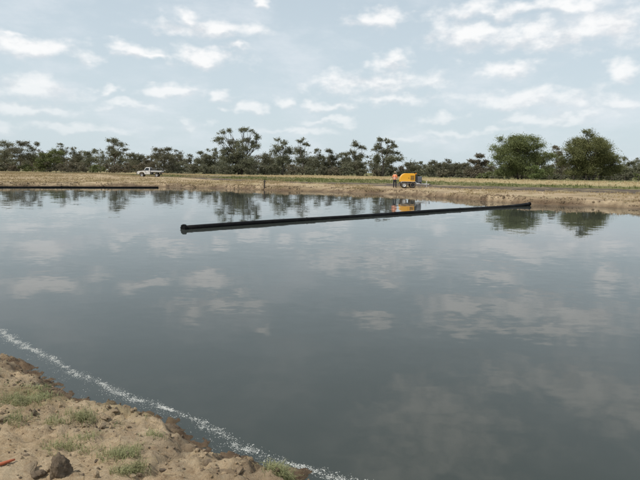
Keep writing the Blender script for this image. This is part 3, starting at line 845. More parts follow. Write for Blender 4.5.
root2 = empty('floating_pipe', at(158, 187.8, 0))
tag(root2, 'black plastic pipe floating along the far left bank', 'pipe')
qa = at(158, 187.8, 0); qb = at(-60, 187.5, 0)
dd = qb - qa; sd2 = Vector((-dd.y, dd.x, 0)).normalized(); qpts = []
for i in range(41):
    t = i / 40; p = qa + dd * t + sd2 * (.12 * math.sin(9 * t) + .05 * math.sin(23 * t)); qpts.append(Vector((p.x, p.y, .05 + .01 * math.sin(17 * t))) - root2.location)
mb = MB(); mb.tube(qpts, .105, 16); p2 = mb.build('pipe', MAT['hdpe'], root2, smooth=True)
ring(qpts, 19, .145, .10, 'joint_collar', root2); ring(qpts, 0, .13, .05, 'end_collar', root2)
for i in (7, 31): ring(qpts, i, .118, .025, 'weld_bead', p2)

# ------------------------------------------------------------------ timber post at the far bank
p = at_y(264.3, 188.9, 66.2); p.z = ground_z(p.x, p.y)
root = empty('timber_post', p); tag(root, 'short dark timber post at the water edge of the far bank', 'post')
m = MB(); m.tube([(0, 0, -.3), (.02, 0, .6), (.05, .01, 1.12)], [.085, .08, .075], 9); m.build('post', MAT['timber'], root)
m = MB(); m.tube([(-.13, -.02, .82), (.2, .03, .86)], [.045, .04], 7); m.build('cross_peg', MAT['timber'], root)

# fence at the foot of the trees, right half
fr = empty('wire_fence', (0, 0, 0)); tag(fr, 'thin post and wire fence in front of the big green trees', 'fence')
fp0 = at_y(430, 178, 160); fp1 = at_y(680, 184, 132); nfp = 22
src = None; tops = []
for i in range(nfp):
    t = i / (nfp - 1); x = fp0.x + (fp1.x - fp0.x) * t; y = fp0.y + (fp1.y - fp0.y) * t; z = ground_z(x, y)
    if src is None:
        m = MB(); m.tube([(0, 0, -.3), (0, 0, 1.3)], [.085, .075], 6); src = m.build('post', MAT['timber'], fr); o = src
    else:
        o = src.copy(); COL.objects.link(o); o.parent = fr
    o.location = (x, y, z); o.rotation_euler = (random.uniform(-.05, .05), random.uniform(-.05, .05), random.uniform(0, 3))
    tops.append((x, y, z))
for hh in (.55, 1.1):
    m = MB(); m.tube([(x, y - .09, z + hh) for x, y, z in tops], .003, 4); m.build('wire', MAT['steel'], fr)

# ------------------------------------------------------------------ ute
def wheel(parent, c, r, wdt, rimmat, outer=-1):
    wr = empty('wheel', c, 0, parent)
    t = MB(); h_ = wdt / 2
    t.lathe_y([(r * .60, -h_), (r * .86, -h_), (r * .97, -h_ * .75), (r, -h_ * .3), (r, h_ * .3), (r * .97, h_ * .75), (r * .86, h_), (r * .60, h_)], (0, 0, 0), 28)
    t.build('tyre', MAT['rubber'], wr, smooth=True)
    k = MB(); s_ = outer
    k.lathe_y([(0.001, s_ * h_ * .55), (r * .16, s_ * h_ * .55), (r * .2, s_ * h_ * .35), (r * .42, s_ * h_ * .2), (r * .56, s_ * h_ * .5), (r * .62, s_ * h_ * .9), (r * .62, -s_ * h_ * .8), (.001, -s_ * h_ * .5)], (0, 0, 0), 28)
    k.build('rim', MAT[rimmat], wr, smooth=True)
    return wr

up = on_ground(150.6, 176.8)
ute = empty('ute', up, math.radians(3)); ute.scale = (1.0, 1.0, 1.10); tag(ute, 'white flat-tray ute parked on the sandy far bank facing left', 'ute')
# body: x forwards is -X; metres; front bumper at x=-2.55, tray end at x=2.55
m = MB()
m.prism([(-2.48, .48), (-2.52, .72), (-2.46, .98), (-2.25, 1.06), (-1.30, 1.14), (-1.18, 1.16), (.10, 1.16), (.10, .48), (-1.02, .46), (-1.05, .62), (-1.15, .80), (-1.35, .90), (-1.62, .92), (-1.88, .86), (-2.05, .70), (-2.10, .50)], -.86, .86)
body = m.build('body', MAT['white_paint'], ute, bevel=.03)
m = MB(); m.prism([(-1.22, 1.15), (-.78, 1.74), (-.62, 1.80), (.0, 1.80), (.08, 1.74), (.08, 1.15)], -.84, .84, .10, 1.5)
cab = m.build('cab', MAT['white_paint'], ute, bevel=.035)
m = MB()
m.add([(-1.185, -.70, 1.215), (-1.185, .70, 1.215), (-.835, .63, 1.69), (-.835, -.63, 1.69), (-1.205, -.70, 1.215), (-1.205, .70, 1.215), (-.855, .63, 1.69), (-.855, -.63, 1.69)], [(0, 1, 2, 3), (7, 6, 5, 4), (0, 4, 5, 1), (1, 5, 6, 2), (2, 6, 7, 3), (3, 7, 4, 0)])
m.build('windscreen', MAT['glass'], cab)
m = MB(); m.box(.082, .094, -.58, .58, 1.28, 1.66); m.build('rear_window', MAT['glass'], cab)
for sgn in (-1, 1):
    y0 = .848 * sgn; y1 = .752 * sgn
    def pane(x0, x1, x2, x3):
        q = MB(); zt = 1.69; zb = 1.20
        def yy(z, o): return sgn * (.842 - (.10 if z > 1.5 else 0.0) * 1.0 + o) if False else sgn * (.84 - .10 * min(1, max(0, (z - 1.15) / .6)) + o)
        vs = []
        for o in (.004, .016):
            vs += [(x0, yy(zb, o), zb), (x1, yy(zb, o), zb), (x2, yy(zt, o), zt), (x3, yy(zt, o), zt)]
        q.add(vs, [(0, 1, 2, 3), (7, 6, 5, 4), (0, 4, 5, 1), (1, 5, 6, 2), (2, 6, 7, 3), (3, 7, 4, 0)]); return q
    d = MB(); d.box(-1.02, -.06, sgn * .861 - .004, sgn * .861 + .012, .56, 1.13)
    door = d.build('door', MAT['white_paint'], ute, bevel=.004)
    hd = MB(); hd.box(-.26, -.10, sgn * .882 - .012, sgn * .882 + .012, 1.02, 1.06); hd.build('handle', MAT['black_plastic'], door)
    pane(-1.02, -.10, -.10, -.72).build('side_window', MAT['glass'], ute)
    mi = MB(); mi.box(-1.10, -1.00, sgn * 1.0 - .09, sgn * 1.0 + .09, 1.20, 1.42); mi.box(-1.06, -1.03, min(sgn * .83, sgn * .95), max(sgn * .83, sgn * .95), 1.24, 1.27)
    mi.build('mirror', MAT['black_plastic'], ute)
    hl = MB(); hl.box(-2.515, -2.47, sgn * .66 - .13, sgn * .66 + .13, .78, .93); hl.build('headlight', MAT['lamp_glass'], ute, bevel=.01)
    ts = MB(); ts.box(.24, 2.50, sgn * .93 - .02, sgn * .93 + .02, .93, 1.19); side_o = ts.build('tray_side', MAT['tray_paint'], ute, bevel=.008)
    for xx in (.28, 1.0, 1.75, 2.44):
        rb = MB(); rb.box(xx, xx + .05, sgn * .953 - .006, sgn * .953 + .006, .94, 1.18); rb.build('hinge_rib', MAT['galv'], side_o)
    mg = MB(); mg.tube([(1.12, sgn * .74, .42), (1.2, sgn * .74, .70), (1.42, sgn * .74, .80), (1.64, sgn * .74, .70), (1.72, sgn * .74, .42)], .03, 6); mg.build('mudguard', MAT['black_plastic'], ute)
    tl = MB(); tl.box(2.51, 2.54, sgn * .72 - .14, sgn * .72 + .14, .72, .82); tl.build('tail_light', MAT['red_lens'], ute)
    wheel(ute, (-1.60, sgn * .72, .38), .38, .24, 'steel', sgn)
    wheel(ute, (1.42, sgn * .72, .38), .38, .24, 'steel', sgn)
m = MB(); m.box(-2.53, -2.49, -.48, .48, .72, .94); m.build('grille', MAT['black_plastic'], ute)
m = MB(); m.box(-2.66, -2.50, -.88, .88, .46, .66); m.tube([(-2.66, -.45, .5), (-2.68, -.45, 1.0), (-2.68, .45, 1.0), (-2.66, .45, .5)], .03, 8); m.build('bull_bar', MAT['grey_metal'], ute, smooth=False)
m = MB(); m.box(-2.0, 2.4, -.42, -.34, .46, .60); m.box(-2.0, 2.4, .34, .42, .46, .60); m.box(-1.5, 1.6, -.3, .3, .42, .52); m.tube([(1.42, -.7, .38), (1.42, .7, .38)], .06, 8); m.tube([(-1.6, -.7, .38), (-1.6, .7, .38)], .05, 8); m.build('chassis', MAT['dark_metal'], ute)
m = MB(); m.box(.20, 2.52, -.91, .91, .84, .925); m.box(.4, .5, -.4, .4, .60, .84); m.box(2.1, 2.2, -.4, .4, .60, .84); m.build('tray_deck', MAT['dark_metal'], ute)
m = MB(); m.box(2.505, 2.545, -.90, .90, .93, 1.19); m.build('tailgate', MAT['tray_paint'], ute, bevel=.008)
m = MB(); m.tube([(.20, -.86, .92), (.20, -.86, 1.78), (.20, .86, 1.78), (.20, .86, .92)], .03, 8)
for zz in (1.2, 1.4, 1.6): m.tube([(.20, -.86, zz), (.20, .86, zz)], .018, 6)
m.build('headboard', MAT['grey_metal'], ute)
m = MB(); m.tube([(2.38, -.86, .92), (2.38, -.86, 1.62), (2.38, .86, 1.62), (2.38, .86, .92)], .03, 8)
m.tube([(.2, -.86, 1.62), (2.38, -.86, 1.62)], .022, 6); m.tube([(.2, .86, 1.62), (2.38, .86, 1.62)], .022, 6); m.build('load_rack', MAT['grey_metal'], ute)
m = MB(); m.box(-.02, .02, -.86, .86, -.24, .12); 
tb_ = MB(); tb_.box(.45, 1.25, -.62, .62, .926, 1.36); tbx = tb_.build('tool_box', MAT['grey_metal'], None, bevel=.03)
tbx.location = ute.location; tbx.rotation_euler = ute.rotation_euler; tbx.scale = ute.scale; tag(tbx, 'dark grey tool box on the tray of the white ute', 'tool box')
m = MB(); m.tube([(-.3, .5, 1.8), (-.25, .5, 2.7)], [.012, .006], 5); m.build('aerial', MAT['black_plastic'], cab)

# ------------------------------------------------------------------ trailer compressor
cp = on_ground(405.5, 187.9)
comp = empty('trailer_compressor', cp, math.radians(-4)); tag(comp, 'yellow trailer-mounted compressor with grey drawbar on the far bank', 'compressor')
m = MB()
m.prism([(-.70, .66), (-.70, .98), (-.60, 1.28), (-.42, 1.50), (-.18, 1.60), (.86, 1.60), (.98, 1.54), (.98, .66)], -.62, .62)
hood = m.build('hood', MAT['yellow'], comp, bevel=.06, seg=3)
for sgn in (-1, 1):
    d = MB(); d.box(-.40, .34, sgn * .622 - .008, sgn * .622 + .008, .80, 1.40); dr = d.build('side_door', MAT['yellow'], hood, bevel=.004)
    hd = MB(); hd.box(.22, .30, sgn * .64 - .012, sgn * .64 + .012, 1.06, 1.12); hd.build('latch', MAT['dark_metal'], dr)
    for k in range(6):
        l = MB(); l.box(.46, .88, sgn * .627 - .008, sgn * .627 + .008, .86 + .09 * k, .90 + .09 * k); l.build('vent_slat', MAT['dark_metal'], hood)
m = MB(); m.box(-.68, 1.0, -.60, .60, .44, .655); m.build('base_pan', MAT['dark_metal'], comp, bevel=.02)
m = MB(); m.box(1.00, 1.16, -.56, .56, .50, 1.50); m.build('radiator_panel', MAT['dark_metal'], comp, bevel=.02)
m = MB(); m.box(1.17, 1.74, -.46, .46, .62, 1.28); m.build('engine_box', MAT['grey_metal'], comp, bevel=.06)
m = MB(); m.box(1.17, 1.70, -.42, .42, .50, .615); m.build('engine_tray', MAT['dark_metal'], comp, bevel=.01)
m = MB(); m.tube([(.62, .2, 1.595), (.62, .2, 1.75), (.66, .2, 1.80)], .035, 8); m.build('exhaust', MAT['dark_metal'], comp)
m = MB(); m.tube([(1.08, -.3, 1.505), (1.08, -.3, 1.66)], .07, 12); m.build('beacon', MAT['amber'], comp, smooth=False)
m = MB()
for sgn in (-1, 1): m.tube([(-.6, sgn * .55, .56), (1.1, sgn * .52, .50), (2.25, sgn * .06, .42)], .09, 6)
m.tube([(2.2, 0, .42), (2.62, 0, .42)], .05, 8); m.tube([(1.6, -.3, .48), (1.6, .3, .48)], .03, 6); m.build('drawbar', MAT['galv'], comp)
m = MB(); m.tube([(2.3, -.1, .0), (2.3, -.1, .78)], .03, 8); m.tube([(2.22, -.1, .78), (2.38, -.1, .78)], .02, 6); m.tube([(2.3, -.1, .015), (2.3, -.1, .03)], .09, 10); m.build('jockey_stand', MAT['galv'], comp)
m = MB(); m.lathe_y([(.001, -.04), (.07, -.04), (.09, 0), (.07, .04), (.001, .04)], (2.66, 0, .42), 12); m.build('hitch', MAT['dark_metal'], comp)
m = MB(); m.tube([(-.22, -.62, .33), (-.22, .62, .33)], .04, 8); m.tube([(.72, -.62, .33), (.72, .62, .33)], .04, 8); m.build('axle', MAT['dark_metal'], comp)
for sgn in (-1, 1):
    wheel(comp, (-.22, sgn * .74, .33), .33, .2, 'galv', sgn)
    wheel(comp, (.72, sgn * .74, .33), .33, .2, 'dark_metal', sgn)
    g_ = MB(); g_.prism([(-.62, .60), (-.5, .72), (1.0, .72), (1.12, .60), (1.09, .58), (.98, .69), (-.48, .69), (-.59, .58)], min(sgn * .63, sgn * .85), max(sgn * .63, sgn * .85)); g_.build('mudguard', MAT['galv'], comp)

# ------------------------------------------------------------------ worker
def skin_mesh(name, joints, edges, mat, parent, root_i=0, sub=2, smooth=True):
    me = bpy.data.meshes.new(name); me.from_pydata([j[0] for j in joints], edges, [])
    o = bpy.data.objects.new(name, me); COL.objects.link(o); o.parent = parent
    md = o.modifiers.new('skin', 'SKIN'); md.use_smooth_shade = smooth
    for i, j in enumerate(joints):
        r = j[1]; sv = me.skin_vertices[0].data[i]
        sv.radius = (r, r) if not hasattr(r, '__len__') else r
        sv.use_root = (i == root_i)
    s2 = o.modifiers.new('sub', 'SUBSURF'); s2.levels = sub; s2.render_levels = sub
    me.materials.append(mat)
    return o
wp = on_ground(394.6, 188.1)
per = empty('person', wp, math.radians(-28)); tag(per, 'person in orange shirt and dark trousers standing beside the yellow compressor', 'person')
# local: facing +Y; turned towards the compressor
J = [((0, 0, .95), .13), ((0, 0, 1.12), .125), ((0, .0, 1.32), .14), ((0, -.01, 1.46), .085), ((0, .0, 1.54), .052), ((0, .02, 1.60), .075), ((0, .025, 1.68), .088), ((0, .015, 1.755), .062),
     ((-.10, 0, .90), .085), ((-.12, .03, .50), .058), ((-.13, -.01, .10), .042), ((-.135, .06, .04), .040), ((-.14, .15, .03), .034),
     ((.10, 0, .90), .085), ((.13, .02, .50), .058), ((.15, -.03, .10), .042), ((.155, .04, .04), .040), ((.165, .13, .03), .034),
     ((-.19, -.01, 1.42), .062), ((-.26, .02, 1.15), .045), ((-.24, .22, 1.00), .034), ((-.235, .28, .97), (.022, .032)),
     ((.19, -.01, 1.42), .062), ((.25, .02, 1.14), .045), ((.20, .25, 1.05), .034), ((.19, .31, 1.04), (.022, .032))]
E = [(0, 1), (1, 2), (2, 3), (3, 4), (4, 5), (5, 6), (6, 7), (0, 8), (8, 9), (9, 10), (10, 11), (11, 12), (0, 13), (13, 14), (14, 15), (15, 16), (16, 17), (3, 18), (18, 19), (19, 20), (20, 21), (3, 22), (22, 23), (23, 24), (24, 25)]
# fingers and thumb on each hand
def hand(J, E, wrist, dirv, out):
    dirv = Vector(dirv).normalized(); out = Vector(out).normalized(); dn2 = dirv.cross(out)
    base = Vector(J[wrist][0])
    for k, ln in enumerate((.075, .085, .08, .062)):
        o_ = out * (.028 - .019 * k)
        i0 = len(J)
        J.append((tuple(base + dirv * .035 + o_), .009)); J.append((tuple(base + dirv * (.035 + ln * .55) + o_ - Vector((0, 0, .008))), .008)); J.append((tuple(base + dirv * (.03 + ln * .85) + o_ - Vector((0, 0, .035))), .007))
        E += [(wrist, i0), (i0, i0 + 1), (i0 + 1, i0 + 2)]
    i0 = len(J); J.append((tuple(base + out * .045 + dirv * .005), .010)); J.append((tuple(base + out * .062 + dirv * .04 - Vector((0, 0, .012))), .008))
    E += [(wrist, i0), (i0, i0 + 1)]
hand(J, E, 21, (0.03, .9, -.3), (1, 0, .1)); hand(J, E, 25, (-.1, .95, -.1), (-1, 0, .1))
body_o = skin_mesh('body', J, E, MAT['skin'], per)
SJ = [((0, 0, .88), (.185, .135)), ((0, 0, 1.12), (.165, .135)), ((0, 0, 1.33), (.175, .145)), ((0, -.01, 1.46), (.10, .095)), ((0, 0, 1.50), .070),
      ((-.19, -.01, 1.42), .080), ((-.262, .02, 1.15), .062), ((-.243, .18, 1.03), .048), ((.19, -.01, 1.42), .080), ((.252, .02, 1.14), .062), ((.21, .21, 1.063), .048)]
skin_mesh('shirt', SJ, [(0, 1), (1, 2), (2, 3), (3, 4), (3, 5), (5, 6), (6, 7), (3, 8), (8, 9), (9, 10)], MAT['orange_cloth'], per, 1)
TJ = [((0, 0, .98), (.17, .135)), ((0, 0, .90), (.17, .135)), ((-.105, 0, .80), .105), ((-.12, .03, .50), .078), ((-.13, -.005, .09), .068), ((.105, 0, .80), .105), ((.13, .02, .50), .078), ((.15, -.025, .09), .068)]
skin_mesh('trousers', TJ, [(0, 1), (1, 2), (2, 3), (3, 4), (1, 5), (5, 6), (6, 7)], MAT['navy_cloth'], per, 1)
for (bx_, by_) in ((-.135, .0), (.152, -.02)):
    skin_mesh('boot', [((bx_, by_ - .03, .14), .058), ((bx_, by_ - .03, .055), .055), ((bx_ * 1.02, by_ + .09, .048), .050), ((bx_ * 1.06, by_ + .18, .04), .042)], [(0, 1), (1, 2), (2, 3)], MAT['boot'], per, 1)
m = MB(); zz = [(.17, 1.735), (.165, 1.745), (.105, 1.75), (.10, 1.79), (.085, 1.835), (.001, 1.85)]
vs = []; fs = []; sg = 20
for k in range(sg):
    a = 2 * math.pi * k / sg
    for r_, z_ in zz: vs.append((r_ * math.cos(a) * .92, .018 + r_ * math.sin(a) * 1.05, z_ - .02 * (r_ > .15) * abs(math.cos(a))))
for k in range(sg):
    for i in range(len(zz) - 1): fs.append((k * 6 + i, ((k + 1) % sg) * 6 + i, ((k + 1) % sg) * 6 + i + 1, k * 6 + i + 1))
m.add(vs, fs); m.build('hat', MAT['hat'], per, smooth=True)
m = MB(); m.tube([(0, .005, 1.535), (0, -.012, 1.60), (0, -.005, 1.70), (0, .0, 1.745)], [.05, .084, .094, .088], 14); m.build('hair', MAT['hair'], per, smooth=True)
fm = MB()
fm.tube([(0, .105, 1.655), (0, .128, 1.632), (0, .108, 1.625)], [.010, .016, .012], 6); fm.build('nose', MAT['skin'], per, smooth=True)
for sgn in (-1, 1):
    em = MB(); em.tube([(sgn * .035 - .012, .098, 1.668), (sgn * .035 + .012, .098, 1.668)], .009, 6); em.build('eye', MAT['hair'], per)
    em = MB(); em.tube([(sgn * .088, .02, 1.625), (sgn * .097, .012, 1.655), (sgn * .09, .02, 1.68)], [.010, .018, .010], 6); em.build('ear', MAT['skin'], per, smooth=True)
em = MB(); em.tube([(-.026, .100, 1.60), (0, .106, 1.598), (.026, .100, 1.60)], .006, 6); em.build('mouth', MAT['boot'], per)
for zt in (1.06, 1.16):
    m = MB(); vs = []; sg = 20
    for zz_ in (zt - .022, zt + .022):
        for k in range(sg):
            a = 2 * math.pi * k / sg; vs.append((.176 * math.cos(a), .145 * math.sin(a), zz_))
    m.add(vs, [(k, (k + 1) % sg, sg + (k + 1) % sg, sg + k) for k in range(sg)]); m.build('reflective_band', MAT['reflective'], per, smooth=True)

# ------------------------------------------------------------------ foam on the near water
rg = np.random.default_rng(5)
FOAM_PX = [(-40, 312), (0, 331), (22, 345), (50, 358), (72, 372), (98, 382), (125, 396), (148, 403), (170, 409), (195, 418), (215, 430), (238, 444), (262, 455), (290, 464), (315, 472), (345, 480), (390, 492)]
FP = [at(px, py, 0) for px, py in FOAM_PX]
seg_l = [(FP[i + 1] - FP[i]).length for i in range(len(FP) - 1)]; tot = sum(seg_l)
def foam_point(t):
    s_ = t * tot
    for i, L in enumerate(seg_l):
        if s_ <= L: return FP[i].lerp(FP[i + 1], s_ / L), (FP[i + 1] - FP[i]).normalized()
        s_ -= L
    return FP[-1], (FP[-1] - FP[-2]).normalized()
dome_v = np.array([(math.cos(a), math.sin(a), 0) for a in np.arange(6) * math.pi / 3] + [(0, 0, .9)])
dome_f = np.array([(i, (i + 1) % 6, 6) for i in range(6)])
FPA = np.array([p[:] for p in FP]); cum = np.concatenate([[0], np.cumsum(seg_l)])
def bubbles(name, label, n, off_fn, r_med, r_sig, r_max, gate, mat='foam'):
    t = rg.random(n); s_ = t * tot
    px_ = np.interp(s_, cum, FPA[:, 0]); py_ = np.interp(s_, cum, FPA[:, 1])
    dx = np.interp(s_ + .05, cum, FPA[:, 0]) - np.interp(s_ - .05, cum, FPA[:, 0]); dy = np.interp(s_ + .05, cum, FPA[:, 1]) - np.interp(s_ - .05, cum, FPA[:, 1])
    L = np.hypot(dx, dy) + 1e-9; nx, ny = -dy / L, dx / L
    fl_ = np.where(ny < 0, -1, 1); nx *= fl_; ny *= fl_           # towards open water
    o_ = off_fn(t)
    qx = px_ + nx * o_; qy = py_ + ny * o_
    keep = (rg.random(n) < gate(qx, qy)) & (near_height(qx, qy)[0] < -.004)
    qx = qx[keep]; qy = qy[keep]; m_ = len(qx)
    r_ = np.clip(rg.lognormal(math.log(r_med), r_sig, m_), .0015, r_max)
    a = rg.random(m_) * 6.28; e_ = rg.uniform(.6, 1.5, m_)
    v = dome_v[None] * np.stack([r_ * e_, r_ / e_, r_ * .45], 1)[:, None, :]
    ca = np.cos(a)[:, None]; sa = np.sin(a)[:, None]
    V = np.stack([v[..., 0] * ca - v[..., 1] * sa + qx[:, None], v[..., 0] * sa + v[..., 1] * ca + qy[:, None], v[..., 2] - .001], -1).reshape(-1, 3)
    F = (np.arange(m_)[:, None, None] * 7 + dome_f[None]).reshape(-1, 3)
    o = np_mesh(name, V, F, MAT[mat], smooth=True); return tag(o, label, 'foam', kind='stuff')
def wander(t): return .05 * (fbm(t * 60, t * 0, 3, 14) - .5) + .02 * (fbm(t * 220, t * 0, 2, 15) - .5)
bubbles('foam', 'pale foam line lying on the water along the near bank', 60000,
        lambda t: wander(t) + rg.normal(size=len(t)) * .024 * (.35 + 1.7 * fbm(t * 45, t * 0, 2, 12)), .0030, .42, .010,
        lambda x, y: np.clip((fbm(x * 13, y * 13, 3, 7) - .43) * 4 + .6 * (fbm(x * 1.6, y * 1.6, 2, 8) - .2), .22, 1))
bubbles('foam', 'scattered foam flecks between the foam line and the near bank', 26000,
        lambda t: wander(t) - np.abs(rg.normal(size=len(t))) * .15, .0026, .4, .007,
        lambda x, y: np.clip((fbm(x * 9, y * 9, 3, 17) - .47) * 3.2, .04, .8))

# ------------------------------------------------------------------ clods, grass and litter on the near bank
def clod_mesh(name, r, seed, sub=2, squash=.7, tone=.35):
    bm = bmesh.new(); bmesh.ops.create_icosphere(bm, subdivisions=sub, radius=r)
    rgn = np.random.default_rng(seed); ph = rgn.random(9) * 6.28
    for v in bm.verts:
        c = v.co / r
        d = 1 + .20 * math.sin(2.3 * c.x + ph[0]) * math.sin(2.1 * c.y + ph[1]) + .16 * math.sin(4.7 * c.y + ph[2] + c.z * 3) + .12 * math.sin(9 * c.x + ph[3]) * math.sin(8 * c.z + ph[4]) + .09 * math.sin(15 * c.y + ph[5]) * math.sin(13 * c.z + ph[6] + 4 * c.x) + rgn.normal() * .05
        v.co = v.co * d; v.co.z *= squash
    me = bpy.data.meshes.new(name); bm.to_mesh(me); bm.free()
    n = len(me.vertices)
    me.attributes.new('zone', 'FLOAT_COLOR', 'POINT').data.foreach_set('color', np.tile([tone, 0, 0, 1], n).astype(np.float32))
    me.attributes.new('wet', 'FLOAT', 'POINT').data.foreach_set('value', np.full(n, .12, np.float32))
    me.materials.append(MAT['clod'])
    for p_ in me.polygons: p_.use_smooth = True
    return me
big = [(61, 474, .066, 'large upright dark earth clod at the bottom edge of the near bank', (1.05, .85, 1.45)), (38, 476, .035, 'small dark round earth clod left of the large upright clod', (1, 1, .8)),
       (30, 470, .040, 'flat brown earth clod near the bottom left corner', (1.6, .9, .5)), (4, 419, .036, 'dark flat earth clod at the left edge beside the grass', (1.5, .8, .5)),
       (113, 412, .030, 'pale earth clod at the brink right of the round grass tuft', (1.4, .8, .6)), (136, 407, .036, 'brown earth clod jutting at the water brink', (1.3, .9, .7)),
       (69, 384, .034, 'brown earth clod on the brink above the grass', (1.4, .9, .7)), (105, 417, .032, 'flat dark earth clod just below the pale one', (1.5, .8, .5)),
       (240, 471, .026, 'small dark earth clod near the right end of the near bank', (1.6, .8, .6))]
for i, (px, py, r, lab, sc) in enumerate(big):
    p = on_bank(px, py)
    o = bpy.data.objects.new('earth_clod', clod_mesh('earth_clod', r, 200 + i, 4 if r > .05 else 3, .8, .75 if i < 2 else .35)); COL.objects.link(o)
    o.location = (p.x, p.y, p.z + r * sc[2] * .35); o.scale = sc; o.rotation_euler = (random.uniform(-.2, .2), random.uniform(-.2, .2), random.uniform(0, 6))
    tag(o, lab, 'clod', 'earth clods on the near bank')
# small crumbs, beyond counting
rg = np.random.default_rng(19)
bm = bmesh.new(); bmesh.ops.create_icosphere(bm, subdivisions=1, radius=1); bm.verts.ensure_lookup_table()
iv = np.array([v.co[:] for v in bm.verts]); bm.faces.ensure_lookup_table(); if_ = np.array([[v.index for v in f.verts] for f in bm.faces]); bm.free()
N = 13000
cx = rg.uniform(-6.0, 1.0, N * 3); cy = rg.uniform(2.0, 9.0, N * 3)
hz_, hd_ = near_height(cx, cy)
prob = (sstep(-.02, .05, hd_) * (.22 + .78 * sstep(1.2, .15, hd_)) * (.25 + .75 * sstep(.4, .65, fbm(cx * 2.5, cy * 2.5, 3, 99)))) * (hz_ > .01)
k = rg.random(N * 3) < prob; cx = cx[k][:N]; cy = cy[k][:N]; cz = hz_[k][:N]; n = len(cx)
rr = np.clip(rg.lognormal(math.log(.0062), .6, n), .002, .030)
sc = rg.uniform(.6, 1.35, (n, 1, 3)); jit = 1 + rg.normal(size=(n, len(iv), 1)) * .16
V = iv[None] * sc * jit * rr[:, None, None] + np.stack([cx, cy, cz + rr * .25], 1)[:, None, :]
F = (np.arange(n)[:, None, None] * len(iv) + if_[None]).reshape(-1, 3)
tone = rg.random(n)
zc = np.zeros((n, 4)); zc[:, 0] = tone ** 1.2 * .95; zc[:, 3] = 1
wc = np.clip(rg.random(n) * .5 * (cz < .18), 0, 1)
crumbs = np_mesh('dirt_crumbs', V.reshape(-1, 3), F, MAT['clod'], attrs={'zone': np.repeat(zc, len(iv), 0), 'wet': np.repeat(wc, len(iv))})
tag(crumbs, 'small crumbs of earth scattered over the near bank', 'dirt', kind='stuff')

def tuft(px, py, width_px, n_tuft, h, label, seed, flat=1.0):
    rgt = np.random.default_rng(seed); c = on_bank(px, py)
    s_ = (Vector((c.x, c.y, 0)) - Vector((0, 0, 0))).length / FPX * width_px * .5
    pts = []
    for i in range(n_tuft):
        x = c.x + rgt.normal() * s_ * .55; y = c.y + rgt.normal() * s_ * .55 * flat; pts.append((x, y, bank_z(x, y)))
    V, F, C = blades(np.array(pts) , np.full(n_tuft, h) * .8, 13, .024, .0040, rgt, 1.5)
    V = V - np.array([c.x, c.y, c.z])
    o = np_mesh('grass_tuft', V, F, MAT['tuft_blade'], attrs={'clump': C}); o.location = c
    tag(o, label, 'grass', 'grass tufts on the near bank')
tuft(18, 403, 44, 60, .075, 'wide patch of pale green grass near the left edge of the near bank', 1)
tuft(38, 392, 30, 26, .065, 'thin grass just above the wide pale green patch', 2)
tuft(82, 418, 20, 26, .085, 'round green grass tuft in the middle of the near bank', 3)
tuft(57, 422, 18, 12, .06, 'small grass tuft between the wide patch and the round tuft', 4)
tuft(20, 421, 26, 16, .06, 'sparse grass below the wide pale green patch', 5)
tuft(122, 456, 30, 36, .07, 'straggling green grass tuft on the lower right of the bare sand', 6)
tuft(138, 468, 18, 18, .065, 'small green grass tuft below the straggling one', 7)
tuft(75, 450, 36, 30, .055, 'low thin grass above the large upright clod', 8)
tuft(3, 344, 12, 26, .09, 'tall green grass clump on the brink at the left edge', 9)
tuft(282, 474, 30, 50, .08, 'yellow-green grass at the right end of the near bank', 10, .5)
tuft(122, 474, 16, 14, .055, 'small grass tuft at the bottom edge', 11)
tuft(152, 436, 18, 8, .04, 'tiny grass tuft near the water right of centre of the bank', 12)
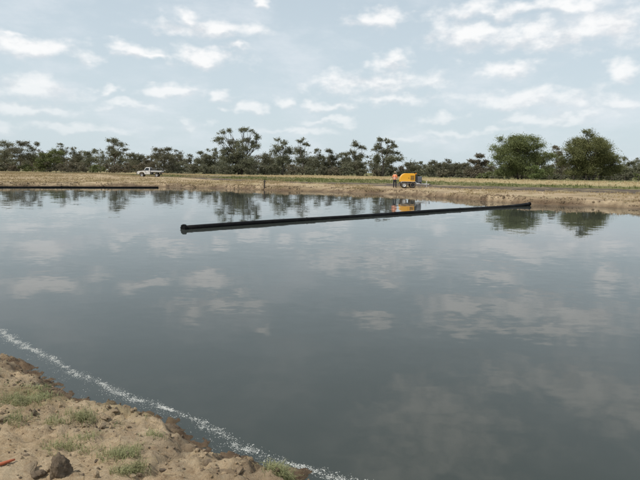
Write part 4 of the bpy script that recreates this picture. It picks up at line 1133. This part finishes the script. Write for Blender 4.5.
# sparse blades elsewhere
rg = np.random.default_rng(77)
bx_ = rg.uniform(-5.5, .8, 9000); by_ = rg.uniform(2.0, 8.5, 9000); hz2, hd2 = near_height(bx_, by_)
kk = (rg.random(9000) < sstep(.56, .74, fbm(bx_ * 1.3, by_ * 1.3, 4, 81)) * (hd2 > .35) * .35)
V, F, C = blades(np.stack([bx_[kk], by_[kk], hz2[kk]], 1), rg.uniform(.02, .055, kk.sum()), 5, .012, .0035, rg, 1.0)
tag(np_mesh('sparse_grass', V, F, MAT['tuft_blade'], attrs={'clump': C}), 'sparse short grass blades dotted over the near bank', 'grass', kind='stuff')

# dry straw lying about
rg = np.random.default_rng(78)
N = 9000
lx = rg.uniform(-5.8, .8, N); ly = rg.uniform(2.0, 8.8, N); lz, ld = near_height(lx, ly)
kk = (ld > .12) & (rg.random(N) < .15 + .85 * sstep(.42, .62, fbm(lx * 1.8, ly * 1.8, 3, 101)))
lx = lx[kk]; ly = ly[kk]; n = len(lx); an = rg.random(n) * 6.28; ln = rg.uniform(.012, .06, n)
x2 = lx + np.cos(an) * ln; y2 = ly + np.sin(an) * ln
z1 = lz[kk] + .005; z2 = near_height(x2, y2)[0] + .006 + rg.random(n) * .012
wx = -np.sin(an) * .0016; wy = np.cos(an) * .0016
V = np.stack([np.stack([lx - wx, ly - wy, z1], 1), np.stack([lx + wx, ly + wy, z1], 1), np.stack([x2 + wx, y2 + wy, z2], 1), np.stack([x2 - wx, y2 - wy, z2], 1)], 1).reshape(-1, 3)
tag(np_mesh('straw_litter', V, np.arange(n * 4).reshape(n, 4), MAT['brown_blade'], attrs={'clump': np.repeat(rg.random(n), 4)}), 'bits of dry straw lying on the near bank', 'straw', kind='stuff')

# orange strip lying at the left edge
a = on_bank(-14, 470); b = on_bank(3, 465.5); c = on_bank(15, 461.5)
m = MB(); m.tube([Vector(q) - b + Vector((0, 0, .014)) for q in (a, a.lerp(b, .5), b, b.lerp(c, .6), c)], [.009, .010, .010, .009, .006], 8)
stick = m.build('stick', MAT['orange_plastic'], None, smooth=True); stick.location = b
tag(stick, 'short reddish orange stick lying on the sand in the bottom left corner', 'stick')
